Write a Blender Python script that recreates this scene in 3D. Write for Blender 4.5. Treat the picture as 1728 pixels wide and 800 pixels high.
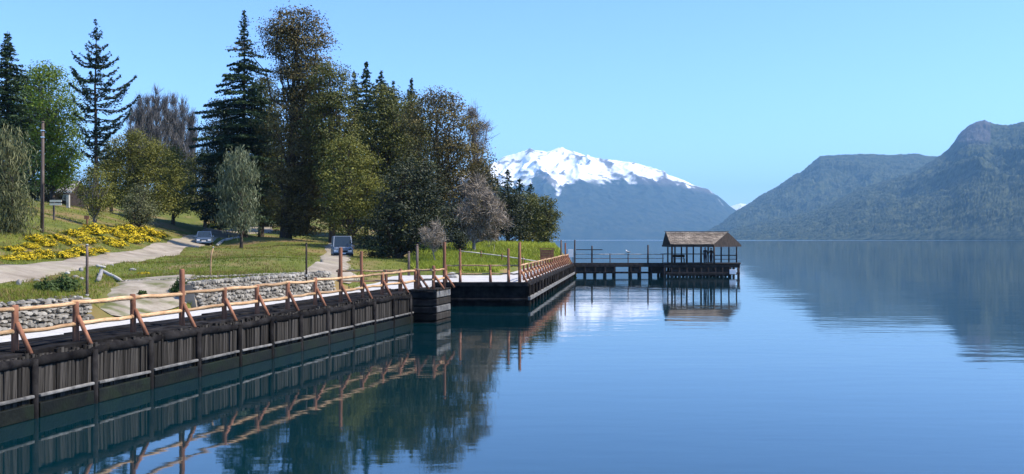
import bpy, math, random
import numpy as np
from mathutils import Vector, Matrix

for o in list(bpy.data.objects):
    bpy.data.objects.remove(o)
sc = bpy.context.scene
COL = sc.collection
R = math.radians
F = 1700.0                      # focal length in photo pixels (photo is 1728 wide)
CX, HY, CZ = 864.0, 404.0, 4.04  # photo centre column, horizon row, eye height over the lake

# ------------------------------------------------------------------ camera
cam = bpy.data.cameras.new('camera')
cam.sensor_width = 36.0
cam.lens = 36.0 * F / 1728.0
cam.shift_y = (HY - 400.0) / 1728.0
cam.clip_start = 0.1
cam.clip_end = 80000
camo = bpy.data.objects.new('camera', cam)
COL.objects.link(camo)
camo.location = (0, 0, CZ)
camo.rotation_euler = (R(90), 0, 0)
sc.camera = camo

# ------------------------------------------------------------------ sky, sun, exposure
SUN_AZ, SUN_EL = -5.0, 50.0      # azimuth measured from +X towards +Y
w = bpy.data.worlds.new('World')
sc.world = w
w.use_nodes = True
nt = w.node_tree
nt.nodes.clear()
sky = nt.nodes.new('ShaderNodeTexSky')
sky.sky_type = 'NISHITA'
sky.sun_disc = False
sky.sun_elevation = R(SUN_EL)
sky.sun_rotation = R(90 - SUN_AZ)
sky.altitude = 800
sky.air_density = 1.0
sky.dust_density = 0.7
sky.ozone_density = 1.6
bg = nt.nodes.new('ShaderNodeBackground')
bg.inputs['Strength'].default_value = 0.105
wo = nt.nodes.new('ShaderNodeOutputWorld')
tin = nt.nodes.new('ShaderNodeMixRGB')      # white balance of the whole sky
tin.blend_type = 'MULTIPLY'
tin.inputs[0].default_value = 1.0
tin.inputs[2].default_value = (0.91, 1.20, 1.72, 1)
nt.links.new(sky.outputs[0], tin.inputs[1])
nt.links.new(tin.outputs[0], bg.inputs[0])
nt.links.new(bg.outputs[0], wo.inputs[0])

sl = bpy.data.lights.new('sun', 'SUN')
sl.energy = 4.4
sl.angle = R(0.5)
sl.color = (1.0, 0.92, 0.80)
slo = bpy.data.objects.new('sun', sl)
COL.objects.link(slo)
sd = Vector((math.cos(R(SUN_AZ)) * math.cos(R(SUN_EL)), math.sin(R(SUN_AZ)) * math.cos(R(SUN_EL)), math.sin(R(SUN_EL))))
slo.rotation_euler = (-sd).to_track_quat('-Z', 'Y').to_euler()
slo.location = (60, 0, 80)

sc.view_settings.view_transform = 'Standard'
sc.view_settings.look = 'None'
sc.view_settings.gamma = 1
sc.view_settings.use_curve_mapping = False
sc.view_settings.exposure = 0.8
sc.cycles.max_bounces = 6
sc.cycles.diffuse_bounces = 3
sc.cycles.glossy_bounces = 3
sc.cycles.transmission_bounces = 3
sc.cycles.volume_bounces = 0
sc.cycles.transparent_max_bounces = 6
sc.cycles.use_denoising = True
sc.cycles.caustics_reflective = False
sc.cycles.caustics_refractive = False


# ------------------------------------------------------------------ helpers
def P(px, py, D):
    "world point that lies at depth D behind photo position px,py"
    return Vector(((px - CX) * D / F, D, CZ - (py - HY) * D / F))


def tag(o, label=None, cat=None, group=None, kind=None):
    if label: o['label'] = label
    if cat: o['category'] = cat
    if group: o['group'] = group
    if kind: o['kind'] = kind
    return o


def empty(name, loc, label=None, cat=None, group=None):
    o = bpy.data.objects.new(name, None)
    o.empty_display_size = 0.3
    COL.objects.link(o)
    o.location = loc
    return tag(o, label, cat, group)


def link(name, me, mat=None, parent=None, loc=(0, 0, 0), rot=(0, 0, 0), scale=(1, 1, 1)):
    o = bpy.data.objects.new(name, me)
    COL.objects.link(o)
    if mat is not None and len(me.materials) == 0:
        me.materials.append(mat)
    o.location = loc
    o.rotation_euler = rot
    o.scale = scale
    if parent is not None:
        o.parent = parent
    return o


def np_mesh(name, V, k, tint=None, faces=None, smooth=False):
    "mesh of len(V)/k separate k-gons, or of explicit equal-size faces"
    V = np.asarray(V, dtype=np.float32).reshape(-1, 3)
    if faces is None:
        n = len(V) // k
        idx = np.arange(n * k, dtype=np.int32)
    else:
        faces = np.asarray(faces, dtype=np.int32)
        n, k = faces.shape
        idx = faces.ravel()
    me = bpy.data.meshes.new(name)
    me.vertices.add(len(V))
    me.vertices.foreach_set('co', V.ravel())
    me.loops.add(n * k)
    me.loops.foreach_set('vertex_index', idx)
    me.polygons.add(n)
    me.polygons.foreach_set('loop_start', np.arange(0, n * k, k, dtype=np.int32))
    if smooth:
        me.polygons.foreach_set('use_smooth', np.ones(n, dtype=bool))
    if tint is not None:
        a = me.color_attributes.new('tint', 'FLOAT_COLOR', 'POINT')
        c = np.ones((len(V), 4), dtype=np.float32)
        tint = np.asarray(tint, dtype=np.float32)
        if tint.ndim == 1:
            tint = np.repeat(tint[:, None], 3, 1)
        c[:, :3] = tint
        a.data.foreach_set('color', c.ravel())
    me.update(calc_edges=True)
    me.validate()
    return me


class MB:
    "collects simple solids; build() links them as one mesh"
    def __init__(self):
        self.v, self.f = [], []

    def add(self, vs, fs):
        b = len(self.v)
        self.v += [tuple(x) for x in vs]
        self.f += [tuple(i + b for i in f) for f in fs]
        return self

    def box(self, c, s, rz=0.0, rot=None):
        m = rot if rot is not None else Matrix.Rotation(rz, 3, 'Z')
        c = Vector(c)
        vs = [c + m @ Vector((x * s[0] / 2, y * s[1] / 2, z * s[2] / 2))
              for x in (-1, 1) for y in (-1, 1) for z in (-1, 1)]
        return self.add(vs, [(0, 1, 3, 2), (4, 6, 7, 5), (0, 4, 5, 1), (2, 3, 7, 6), (0, 2, 6, 4), (1, 5, 7, 3)])

    def beam(self, a, b, wd, ht):
        a, b = Vector(a), Vector(b)
        d = (b - a)
        L = d.length
        m = d.to_track_quat('X', 'Z').to_matrix()
        return self.box((a + b) / 2, (L, wd, ht), rot=m)

    def tube(self, pts, radii, n=8, cap=True):
        rings = []
        pts = [Vector(p) for p in pts]
        ax = (pts[-1] - pts[0]).normalized()
        ref = Vector((0, 0, 1)) if abs(ax.z) < .8 else Vector((1, 0, 0))
        for i, p in enumerate(pts):
            t = (pts[min(i + 1, len(pts) - 1)] - pts[max(i - 1, 0)]).normalized()
            e1 = t.cross(ref).normalized()
            e2 = t.cross(e1)
            rings.append([p + e1 * (math.cos(2 * math.pi * k / n) * radii[i]) - e2 * (math.sin(2 * math.pi * k / n) * radii[i]) for k in range(n)])
        vs = [x for r in rings for x in r]
        fs = []
        for i in range(len(pts) - 1):
            for k in range(n):
                k2 = (k + 1) % n
                fs.append((i * n + k, i * n + k2, (i + 1) * n + k2, (i + 1) * n + k))
        if cap:
            fs.append(tuple(range(n - 1, -1, -1)))
            fs.append(tuple((len(pts) - 1) * n + k for k in range(n)))
        return self.add(vs, fs)

    def poly(self, bottom, top):
        "prism between two equal rings of points"
        n = len(bottom)
        vs = list(bottom) + list(top)
        fs = [tuple(range(n - 1, -1, -1)), tuple(n + k for k in range(n))]
        fs += [(k, (k + 1) % n, n + (k + 1) % n, n + k) for k in range(n)]
        return self.add(vs, fs)

    def mesh(self, name, off=(0, 0, 0), smooth=False, jitter=0.0, seed=0):
        me = bpy.data.meshes.new(name)
        off = Vector(off)
        rg = random.Random(seed)
        vs = [Vector(v) - off for v in self.v]
        if jitter:
            vs = [v + Vector((rg.uniform(-1, 1), rg.uniform(-1, 1), rg.uniform(-1, 1))) * jitter for v in vs]
        me.from_pydata(vs, [], self.f)
        me.update()
        if smooth:
            me.polygons.foreach_set('use_smooth', [True] * len(me.polygons))
        return me

    def build(self, name, mat, parent=None, root=None, bevel=0.0, smooth=False, jitter=0.0, seed=0):
        "verts are world coordinates; parent (a root Empty, or a part whose origin is that root) sits at root.location"
        r = root or parent
        off = Vector(r.location) if r is not None else Vector((0, 0, 0))
        o = link(name, self.mesh(name, off, smooth, jitter, seed), mat, parent)
        if bevel:
            md = o.modifiers.new('bevel', 'BEVEL')
            md.width = bevel
            md.segments = 2
            md.limit_method = 'ANGLE'
        return o


# value noise
def _h(ix, iy, s):
    n = (ix.astype(np.int64) * 374761393 + iy.astype(np.int64) * 668265263 + s * 982451653) & 0xffffffff
    n = ((n ^ (n >> 13)) * 1274126177) & 0xffffffff
    return ((n ^ (n >> 16)) & 0xffff) / 65535.0


def vnoise(x, y, s=0):
    x = np.asarray(x, float); y = np.asarray(y, float)
    ix, iy = np.floor(x), np.floor(y)
    fx, fy = x - ix, y - iy
    fx = fx * fx * (3 - 2 * fx); fy = fy * fy * (3 - 2 * fy)
    a = _h(ix, iy, s); b = _h(ix + 1, iy, s); c = _h(ix, iy + 1, s); d = _h(ix + 1, iy + 1, s)
    return (a * (1 - fx) + b * fx) * (1 - fy) + (c * (1 - fx) + d * fx) * fy


def fbm(x, y, s=0, o=4, g=0.5):
    t, a, m = 0, 1.0, 0
    for k in range(o):
        t = t + a * vnoise(x * 2 ** k, y * 2 ** k, s + k)
        m += a
        a *= g
    return t / m


# ------------------------------------------------------------------ materials
def newmat(name):
    m = bpy.data.materials.new(name)
    m.use_nodes = True
    n = m.node_tree
    for x in list(n.nodes):
        n.nodes.remove(x)
    out = n.nodes.new('ShaderNodeOutputMaterial')
    return m, n, out


def c4(c):
    return (c[0], c[1], c[2], 1.0)


def noise_mat(name, c1, c2, scale=3.0, rough=0.85, bump=0.3, bscale=None, stretch=(1, 1, 1), detail=6, rnd=0.0, lo=0.35, hi=0.65, metal=0.0, c3=None, s3=0.5, bdist=0.02, spec=0.3):
    m, n, out = newmat(name)
    L = n.links.new
    tc = n.nodes.new('ShaderNodeTexCoord')
    mp = n.nodes.new('ShaderNodeMapping')
    mp.inputs['Scale'].default_value = stretch
    L(tc.outputs['Object'], mp.inputs['Vector'])
    nz = n.nodes.new('ShaderNodeTexNoise')
    nz.inputs['Scale'].default_value = scale
    nz.inputs['Detail'].default_value = detail
    nz.inputs['Roughness'].default_value = 0.65
    L(mp.outputs[0], nz.inputs['Vector'])
    rp = n.nodes.new('ShaderNodeValToRGB')
    rp.color_ramp.elements[0].position = lo
    rp.color_ramp.elements[1].position = hi
    rp.color_ramp.elements[0].color = c4(c1)
    rp.color_ramp.elements[1].color = c4(c2)
    L(nz.outputs[0], rp.inputs[0])
    col = rp.outputs[0]
    if c3 is not None:
        n3 = n.nodes.new('ShaderNodeTexNoise')
        n3.inputs['Scale'].default_value = s3
        n3.inputs['Detail'].default_value = 4
        L(mp.outputs[0], n3.inputs['Vector'])
        r3 = n.nodes.new('ShaderNodeMapRange')
        r3.inputs['From Min'].default_value = 0.5
        r3.inputs['From Max'].default_value = 0.66
        L(n3.outputs[0], r3.inputs['Value'])
        mx = n.nodes.new('ShaderNodeMixRGB')
        mx.inputs[2].default_value = c4(c3)
        L(r3.outputs[0], mx.inputs[0]); L(col, mx.inputs[1])
        col = mx.outputs[0]
    if rnd:
        oi = n.nodes.new('ShaderNodeObjectInfo')
        mr = n.nodes.new('ShaderNodeMapRange')
        mr.inputs['To Min'].default_value = 1 - rnd
        mr.inputs['To Max'].default_value = 1 + rnd
        L(oi.outputs['Random'], mr.inputs['Value'])
        hs = n.nodes.new('ShaderNodeHueSaturation')
        L(mr.outputs[0], hs.inputs['Value']); L(col, hs.inputs['Color'])
        col = hs.outputs[0]
    b = n.nodes.new('ShaderNodeBsdfPrincipled')
    L(col, b.inputs['Base Color'])
    b.inputs['Roughness'].default_value = rough
    b.inputs['Metallic'].default_value = metal
    b.inputs['Specular IOR Level'].default_value = spec
    if bump:
        nb = n.nodes.new('ShaderNodeTexNoise')
        nb.inputs['Scale'].default_value = bscale or scale * 4
        nb.inputs['Detail'].default_value = 5
        L(mp.outputs[0], nb.inputs['Vector'])
        bp = n.nodes.new('ShaderNodeBump')
        bp.inputs['Strength'].default_value = bump
        bp.inputs['Distance'].default_value = bdist
        L(nb.outputs[0], bp.inputs['Height'])
        L(bp.outputs[0], b.inputs['Normal'])
    L(b.outputs[0], out.inputs['Surface'])
    return m


def stone_mat():
    m = noise_mat('quay_stone', (0.11, 0.10, 0.085), (0.36, 0.34, 0.30), 2.2, 0.9, 0.6, detail=6, lo=0.25, hi=0.75, bdist=.05)
    n = m.node_tree
    b = [x for x in n.nodes if x.type == 'BSDF_PRINCIPLED'][0]
    src = b.inputs['Base Color'].links[0].from_socket
    geo = n.nodes.new('ShaderNodeNewGeometry')
    rp = n.nodes.new('ShaderNodeValToRGB')
    rp.color_ramp.elements[0].color = (0.45, 0.43, 0.40, 1)
    rp.color_ramp.elements[1].color = (1.5, 1.47, 1.4, 1)
    n.links.new(geo.outputs['Random Per Island'], rp.inputs[0])
    mx = n.nodes.new('ShaderNodeMixRGB'); mx.blend_type = 'MULTIPLY'; mx.inputs[0].default_value = 1
    n.links.new(src, mx.inputs[1]); n.links.new(rp.outputs[0], mx.inputs[2])
    n.links.new(mx.outputs[0], b.inputs['Base Color'])
    return m


def leaf_mat(name, ca, cb, trans=0.3, rough=0.6):
    "leaf colour runs from ca to cb with the mesh's own 'tint' attribute"
    m, n, out = newmat(name)
    L = n.links.new
    at = n.nodes.new('ShaderNodeVertexColor')
    at.layer_name = 'tint'
    mx = n.nodes.new('ShaderNodeMixRGB')
    mx.inputs[1].default_value = c4(ca)
    mx.inputs[2].default_value = c4(cb)
    sp = n.nodes.new('ShaderNodeSeparateColor')
    L(at.outputs[0], sp.inputs[0])
    L(sp.outputs[0], mx.inputs[0])
    b = n.nodes.new('ShaderNodeBsdfPrincipled')
    b.inputs['Roughness'].default_value = rough
    b.inputs['Specular IOR Level'].default_value = 0.25
    L(mx.outputs[0], b.inputs['Base Color'])
    if trans:
        t = n.nodes.new('ShaderNodeBsdfTranslucent')
        L(mx.outputs[0], t.inputs[0])
        ms = n.nodes.new('ShaderNodeMixShader')
        ms.inputs[0].default_value = trans
        L(b.outputs[0], ms.inputs[1]); L(t.outputs[0], ms.inputs[2])
        L(ms.outputs[0], out.inputs['Surface'])
    else:
        L(b.outputs[0], out.inputs['Surface'])
    return m


def plain(name, c, rough=0.5, metal=0.0, spec=0.5):
    return noise_mat(name, [x * 0.92 for x in c], [min(1, x * 1.06) for x in c], scale=6, rough=rough, bump=0.0, metal=metal, spec=spec)


M = {}
M['post'] = noise_mat('post_wood', (0.17, 0.068, 0.036), (0.33, 0.145, 0.078), 2.5, 0.8, 0.4, stretch=(3, 3, 0.6), rnd=0.25)
M['rail'] = noise_mat('rail_wood', (0.34, 0.19, 0.09), (0.53, 0.35, 0.19), 2.2, 0.75, 0.4, stretch=(4, 0.8, 4), rnd=0.3, bdist=.05)
M['greypost'] = noise_mat('grey_post_wood', (0.07, 0.05, 0.04), (0.16, 0.12, 0.10), 2.5, 0.85, 0.4, stretch=(3, 3, 0.6), rnd=0.2)
M['oldplank'] = noise_mat('weathered_plank', (0.009, 0.0078, 0.007), (0.098, 0.088, 0.076), 3.0, 1.0, 0.6, stretch=(4, 4, 0.35), rnd=0.6, lo=0.36, hi=0.8, spec=0.05)
M['tarwood'] = noise_mat('tarred_timber', (0.006, 0.0055, 0.006), (0.035, 0.032, 0.03), 2.0, 1.0, 0.6, stretch=(1, 1, 1), rnd=0.4, lo=0.35, hi=0.75, spec=0.05)
M['algae'] = noise_mat('slimy_timber', (0.003, 0.004, 0.003), (0.013, 0.015, 0.009), 3.0, 0.6, 0.6, rnd=0.3, lo=0.35, hi=0.7, c3=(0.008, 0.013, 0.005), s3=1.5, spec=0.2)
M['waler'] = noise_mat('bleached_beam', (0.04, 0.038, 0.036), (0.25, 0.24, 0.22), 2.0, 0.85, 0.5, stretch=(1.5, 1.5, 1.5), rnd=0.2, lo=0.3, hi=0.7)
M['gravel'] = noise_mat('pale_gravel', (0.40, 0.38, 0.35), (0.58, 0.56, 0.52), 8.0, 0.95, 0.5, detail=8)
M['plaza'] = noise_mat('pale_concrete', (0.36, 0.34, 0.31), (0.55, 0.52, 0.48), 1.5, 0.9, 0.3, detail=8)
M['dirt'] = noise_mat('dirt_road', (0.19, 0.155, 0.11), (0.37, 0.315, 0.245), 0.6, 0.95, 0.5, detail=9, bscale=8, c3=(0.27, 0.235, 0.16), s3=0.35)
M['stone'] = stone_mat()
M['sand'] = noise_mat('sandy_ground', (0.20, 0.165, 0.115), (0.36, 0.31, 0.24), 1.2, 0.95, 0.5, detail=9, bscale=8, c3=(0.10, 0.105, 0.03), s3=0.9)
M['rock'] = noise_mat('rock', (0.12, 0.11, 0.10), (0.36, 0.34, 0.31), 2.5, 0.9, 0.6)
M['log'] = noise_mat('bleached_log', (0.28, 0.26, 0.22), (0.52, 0.49, 0.43), 3, 0.85, 0.4)
M['bark'] = noise_mat('bark', (0.03, 0.023, 0.018), (0.10, 0.075, 0.055), 2.0, 0.95, 0.6, stretch=(3, 3, 0.5))
M['greybark'] = noise_mat('grey_bark', (0.12, 0.10, 0.09), (0.28, 0.25, 0.23), 2.0, 0.95, 0.5, stretch=(3, 3, 0.5))
M['shingle'] = noise_mat('old_shingle', (0.13, 0.10, 0.075), (0.30, 0.245, 0.185), 1.3, 0.9, 0.5, rnd=0.22, detail=5)
M['darkwood'] = noise_mat('dark_wood', (0.022, 0.016, 0.013), (0.06, 0.045, 0.035), 2.5, 0.85, 0.4, rnd=0.3)
M['glass'] = plain('dark_glass', (0.02, 0.03, 0.035), 0.05, 0.0, 0.8)
M['tyre'] = plain('tyre', (0.015, 0.015, 0.015), 0.9)
M['chrome'] = plain('chrome', (0.6, 0.6, 0.62), 0.2, 1.0)
M['lamp'] = plain('lamp_glass', (0.75, 0.76, 0.78), 0.1)
M['redlamp'] = plain('red_lamp', (0.35, 0.02, 0.015), 0.2)
M['white'] = plain('white_paint', (0.78, 0.78, 0.76), 0.4)
M['cream'] = plain('cream_paint', (0.62, 0.56, 0.42), 0.6)
M['bluegrey'] = plain('blue_grey_paint', (0.12, 0.17, 0.24), 0.25, 0.5)
M['vanpaint'] = plain('van_paint', (0.20, 0.23, 0.27), 0.35)


# grass: green with dry brown patches
M['grass_ground'] = noise_mat('meadow_ground', (0.060, 0.076, 0.008), (0.140, 0.148, 0.018), 0.35, 0.95, 0.6, bscale=5, detail=10, c3=(0.20, 0.135, 0.055), s3=0.2, lo=0.3, hi=0.7, bdist=0.06)

# ------------------------------------------------------------------ ground shape
U = Vector((0.2236, 0.9747))            # direction of the quay
NL = Vector((-0.9747, 0.2236))          # inland of it
F0 = Vector((-11.3, 22.8))              # fence line through the first post
DECK = 1.45
WALLOFF = 3.2                           # fence to stone bank


def fence_pt(t, off=0.0):
    "point t metres along the quay fence, off metres inland"
    return F0 + U * t + NL * off


def t_of_px(px):
    p = (px - CX) / F
    return (p * F0.y - F0.x) / (U.x - U.y * p)


def wall_x(Y):
    "x of the stone bank's foot at depth Y"
    b = fence_pt(0, WALLOFF)
    return b.x + (Y - b.y) / U.y * U.x


cps = [  # px, py, D : what the photo shows of the ground
    # road, near edge
    (-120, 492, 34), (-60, 488, 37), (0, 482, 39.5), (60, 474, 43), (100, 463, 47), (150, 450, 52), (200, 445, 58), (260, 437, 70), (300, 431, 80),
    (330, 422, 95), (355, 416, 108), (380, 403, 120), (410, 396, 130), (460, 392, 138),
    # road, far edge
    (-120, 452, 37), (-60, 450, 41), (0, 447, 45), (60, 445, 50), (100, 441, 55), (160, 434, 63), (200, 426, 70), (260, 412, 85), (300, 403, 105), (330, 397, 122),
    (360, 390, 137), (400, 384, 147), (460, 380, 154),
    # meadow between road and stone bank
    (0, 520, 27.6), (60, 512, 29), (140, 501, 31), (90, 490, 35), (40, 500, 33), (150, 470, 40), (190, 478, 38),
    (230, 474, 40), (330, 471, 40.5), (420, 469, 43), (520, 462, 47.5), (350, 440, 60), (430, 400, 112), (450, 430, 72), (520, 440, 62), (500, 415, 95), (400, 420, 85),
    # track on the right of the grass island
    (555, 447, 65), (560, 436, 90), (575, 437, 92), (480, 402, 112), (560, 418, 118), (540, 405, 130), (620, 441, 78), (700, 436, 84), (735, 432, 92),
    # point behind the pier
    (800, 428, 98), (850, 416, 120), (900, 412, 130), (935, 413, 134), (800, 412, 125), (740, 415, 115), (700, 405, 140),
    # hillside left
    (0, 440, 48.5), (-20, 386, 60), (30, 386, 61), (70, 392, 64), (0, 350, 85), (100, 366, 82), (100, 345, 104), (160, 390, 80), (240, 391, 96),
    (300, 374, 130), (345, 386, 150), (200, 364, 106), (300, 348, 165), (-150, 350, 70), (-100, 420, 45),
]
pts, zs = [], []
for px, py, D in cps:
    p = P(px, py, D)
    pts.append((p.x, p.y)); zs.append(p.z)
for x, y, z in [(-110, 40, 12), (-110, 110, 14), (-100, 220, 15), (-45, 230, 12), (-10, 220, 6), (-65, 170, 11.5), (-25, 170, 6.5), (5, 165, 2.2),
                (-18, 5, 2.1), (-40, 5, 4.0), (-70, 15, 8), (-16.2, 15, 2.1)]:
    pts.append((x, y)); zs.append(z)
for t in (8.6, 10.5, 12.5):              # dirt ramp through the gap in the stone bank
    p = fence_pt(t, WALLOFF); pts.append((p.x, p.y)); zs.append(DECK - 0.02)
for x, y in [(-8.2, 52.5), (-8.2, 58), (-8.3, 66), (-7.5, 73), (-3, 74), (0.5, 76), (2, 90), (3.6, 106)]:
    pts.append((x, y)); zs.append(DECK - 0.03)
pts = np.array(pts); zs = np.array(zs)


def _phi(r2):
    return 0.5 * r2 * np.log(r2 + 1e-9)


def tps_fit(pts, zs, lam=0.6):
    n = len(pts)
    d = pts[:, None] - pts[None]
    K = _phi((d ** 2).sum(-1)) + lam * np.eye(n)
    Pm = np.c_[np.ones(n), pts]
    A = np.block([[K, Pm], [Pm.T, np.zeros((3, 3))]])
    return np.linalg.solve(A, np.r_[zs, 0, 0, 0])


TW = tps_fit(pts, zs)


def shore_x(Y):
    return np.interp(Y, [100, 107, 120, 135, 145, 160, 190, 240, 400], [5.2, 5.9, 7.4, 8.6, 8.4, 4.0, -8, -30, -120])


def tps(x, y):
    x = np.atleast_1d(np.asarray(x, float)); y = np.atleast_1d(np.asarray(y, float))
    out = np.empty(x.shape)
    xf, yf, of = x.ravel(), y.ravel(), out.ravel()
    for i in range(0, len(xf), 20000):
        d2 = (xf[i:i + 20000, None] - pts[None, :, 0]) ** 2 + (yf[i:i + 20000, None] - pts[None, :, 1]) ** 2
        of[i:i + 20000] = _phi(d2) @ TW[:-3] + TW[-3] + TW[-2] * xf[i:i + 20000] + TW[-1] * yf[i:i + 20000]
    return of.reshape(x.shape)


def ground(x, y):
    x = np.atleast_1d(np.asarray(x, float)); y = np.atleast_1d(np.asarray(y, float))
    z = tps(x, y)
    z = z + 0.10 * (fbm(x * 0.35, y * 0.35, 5) - 0.5) * np.clip((y - 30) / 30, 0.3, 1)
    s = shore_x(y) - x
    z = np.where(y > 106.5, np.minimum(z, np.where(s < 4, -0.6 + 1.0 * (s + 1), 4.4 + 0.35 * (s - 4))), z)
    return z


def g1(x, y):
    return float(ground(x, y)[0])


def right_edge(Y):
    if Y < 51.4:
        p = F0.x + (Y - F0.y) / U.y * U.x
        return p - 0.2
    if Y < 61.4:
        return -5.2
    if Y < 107:
        return 0.93 + (Y - 60.8) * 0.1206 - 0.5
    return float(shore_x(Y)) + 4.0


# ------------------------------------------------------------------ lake and terrain
def lake_material():
    m, n, out = newmat('lake_water')
    L = n.links.new
    geo = n.nodes.new('ShaderNodeNewGeometry')

    def noise(scale, stretch, detail=3, rot=0.0):
        mp = n.nodes.new('ShaderNodeMapping')
        mp.inputs['Scale'].default_value = stretch
        mp.inputs['Rotation'].default_value = (0, 0, rot)
        L(geo.outputs['Position'], mp.inputs['Vector'])
        z = n.nodes.new('ShaderNodeTexNoise')
        z.inputs['Scale'].default_value = scale
        z.inputs['Detail'].default_value = detail
        L(mp.outputs[0], z.inputs['Vector'])
        return z.outputs[0]

    def math_(op, a, b=None):
        q = n.nodes.new('ShaderNodeMath')
        q.operation = op
        for i, v in enumerate((a, b)):
            if v is None: continue
            if isinstance(v, (int, float)): q.inputs[i].default_value = v
            else: L(v, q.inputs[i])
        return q.outputs[0]
    small = noise(1.0, (0.55, 1.5, 1), 3, 0.12)
    mid = noise(0.28, (0.5, 1.4, 1), 2, -0.1)
    big = noise(0.05, (0.35, 1.2, 1), 2, 0.05)
    hgt = math_('ADD', math_('ADD', math_('MULTIPLY', small, 0.006), math_('MULTIPLY', mid, 0.013)), math_('MULTIPLY', big, 0.038))
    # calm and breezy patches
    patch = noise(0.012, (0.5, 1.6, 1), 3)
    mr = n.nodes.new('ShaderNodeMapRange')
    mr.inputs['From Min'].default_value = 0.38
    mr.inputs['From Max'].default_value = 0.68
    mr.inputs['To Min'].default_value = 0.2
    mr.inputs['To Max'].default_value = 1.5
    L(patch, mr.inputs['Value'])
    bp = n.nodes.new('ShaderNodeBump')
    bp.inputs['Distance'].default_value = 1.0
    L(mr.outputs[0], bp.inputs['Strength'])
    L(hgt, bp.inputs['Height'])
    # wind-ruffled belt far out on the lake
    sx = n.nodes.new('ShaderNodeSeparateXYZ')
    L(geo.outputs['Position'], sx.inputs[0])
    rg = n.nodes.new('ShaderNodeMapRange')
    rg.inputs['From Min'].default_value = 2600
    rg.inputs['From Max'].default_value = 3600
    rg.inputs['To Min'].default_value = 0.03
    rg.inputs['To Max'].default_value = 0.30
    L(sx.outputs['Y'], rg.inputs['Value'])
    b = n.nodes.new('ShaderNodeBsdfPrincipled')
    b.inputs['Base Color'].default_value = (0.001, 0.019, 0.025, 1)
    b.inputs['IOR'].default_value = 1.65
    b.inputs['Specular IOR Level'].default_value = 0.5
    L(rg.outputs[0], b.inputs['Roughness'])
    L(bp.outputs[0], b.inputs['Normal'])
    L(b.outputs[0], out.inputs['Surface'])
    return m


M['lake'] = lake_material()
lk = MB()
lk.add([(-16000, -300, 0), (16000, -300, 0), (16000, 24000, 0), (-16000, 24000, 0)], [(0, 1, 2, 3)])
tag(lk.build('lake', M['lake']), 'calm blue mountain lake mirroring the sky and the slopes', kind='structure')

rowsY = np.concatenate([np.arange(-6, 28, 1.0), np.arange(28, 75, 0.6), np.arange(75, 160, 1.2), np.arange(160, 330, 5)])
S = np.concatenate([[0], np.cumsum(np.concatenate([np.full(50, 0.45), np.full(50, 0.8), np.linspace(0.9, 4.5, 48)]))])
NF = 8
gx = np.zeros((len(rowsY), len(S) + 3 + NF)); gy = np.zeros_like(gx); gz = np.zeros_like(gx)
for i, Y in enumerate(rowsY):
    xr = right_edge(Y)
    if Y < 51.4:
        xw = wall_x(Y)
        tt_ = (Y - fence_pt(0, WALLOFF).y) / U.y
        bk = .42 if (tt_ < 7.2 or 13.7 < tt_ < 25.9) else 0.0      # the stone bank leans back over this
        gx[i, :3] = xr, xw + 0.03 - bk, xw - 0.05 - bk
        x0 = xw - 0.75
        xf = xw - 0.12 - bk
    else:
        x0 = np.interp(Y, [51.4, 73, 100, 107, 120, 135, 150, 200, 330], [wall_x(51.4) - .3, -8.2, -2.5, -1.5, 0, 1, -2, -20, -80])
        if Y < 73:
            gx[i, :3] = xr, (xr + x0) / 2, x0 + .3
            xf = x0 + .2
        elif Y < 107:
            gx[i, :3] = xr, xr - 2.9, xr - 3.0
            xf = xr - 3.1
        else:
            gx[i, :3] = xr, xr - .5, xr - 1.0
            xf = xr - 1.5
    gz[i, :3] = 1.15
    gx[i, 3:3 + NF] = xf + (x0 - xf) * np.arange(NF) / NF
    gx[i, 3 + NF:] = x0 - S
    gy[i, :] = Y
gz[:, 3:] = ground(gx[:, 3:], gy[:, 3:])
far_rows = rowsY >= 107
gz[far_rows] = ground(gx[far_rows], gy[far_rows])
nr, nc = gx.shape
idx = np.arange(nr * nc).reshape(nr, nc)
fc = np.stack([idx[:-1, 1:], idx[:-1, :-1], idx[1:, :-1], idx[1:, 1:]], -1).reshape(-1, 4)
me = np_mesh('meadow', np.stack([gx, gy, gz], -1), 4, faces=fc, smooth=True)
tag(link('meadow', me, M['grass_ground']), 'grassy lakeside meadow and hillside with dry patches', kind='structure')

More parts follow.
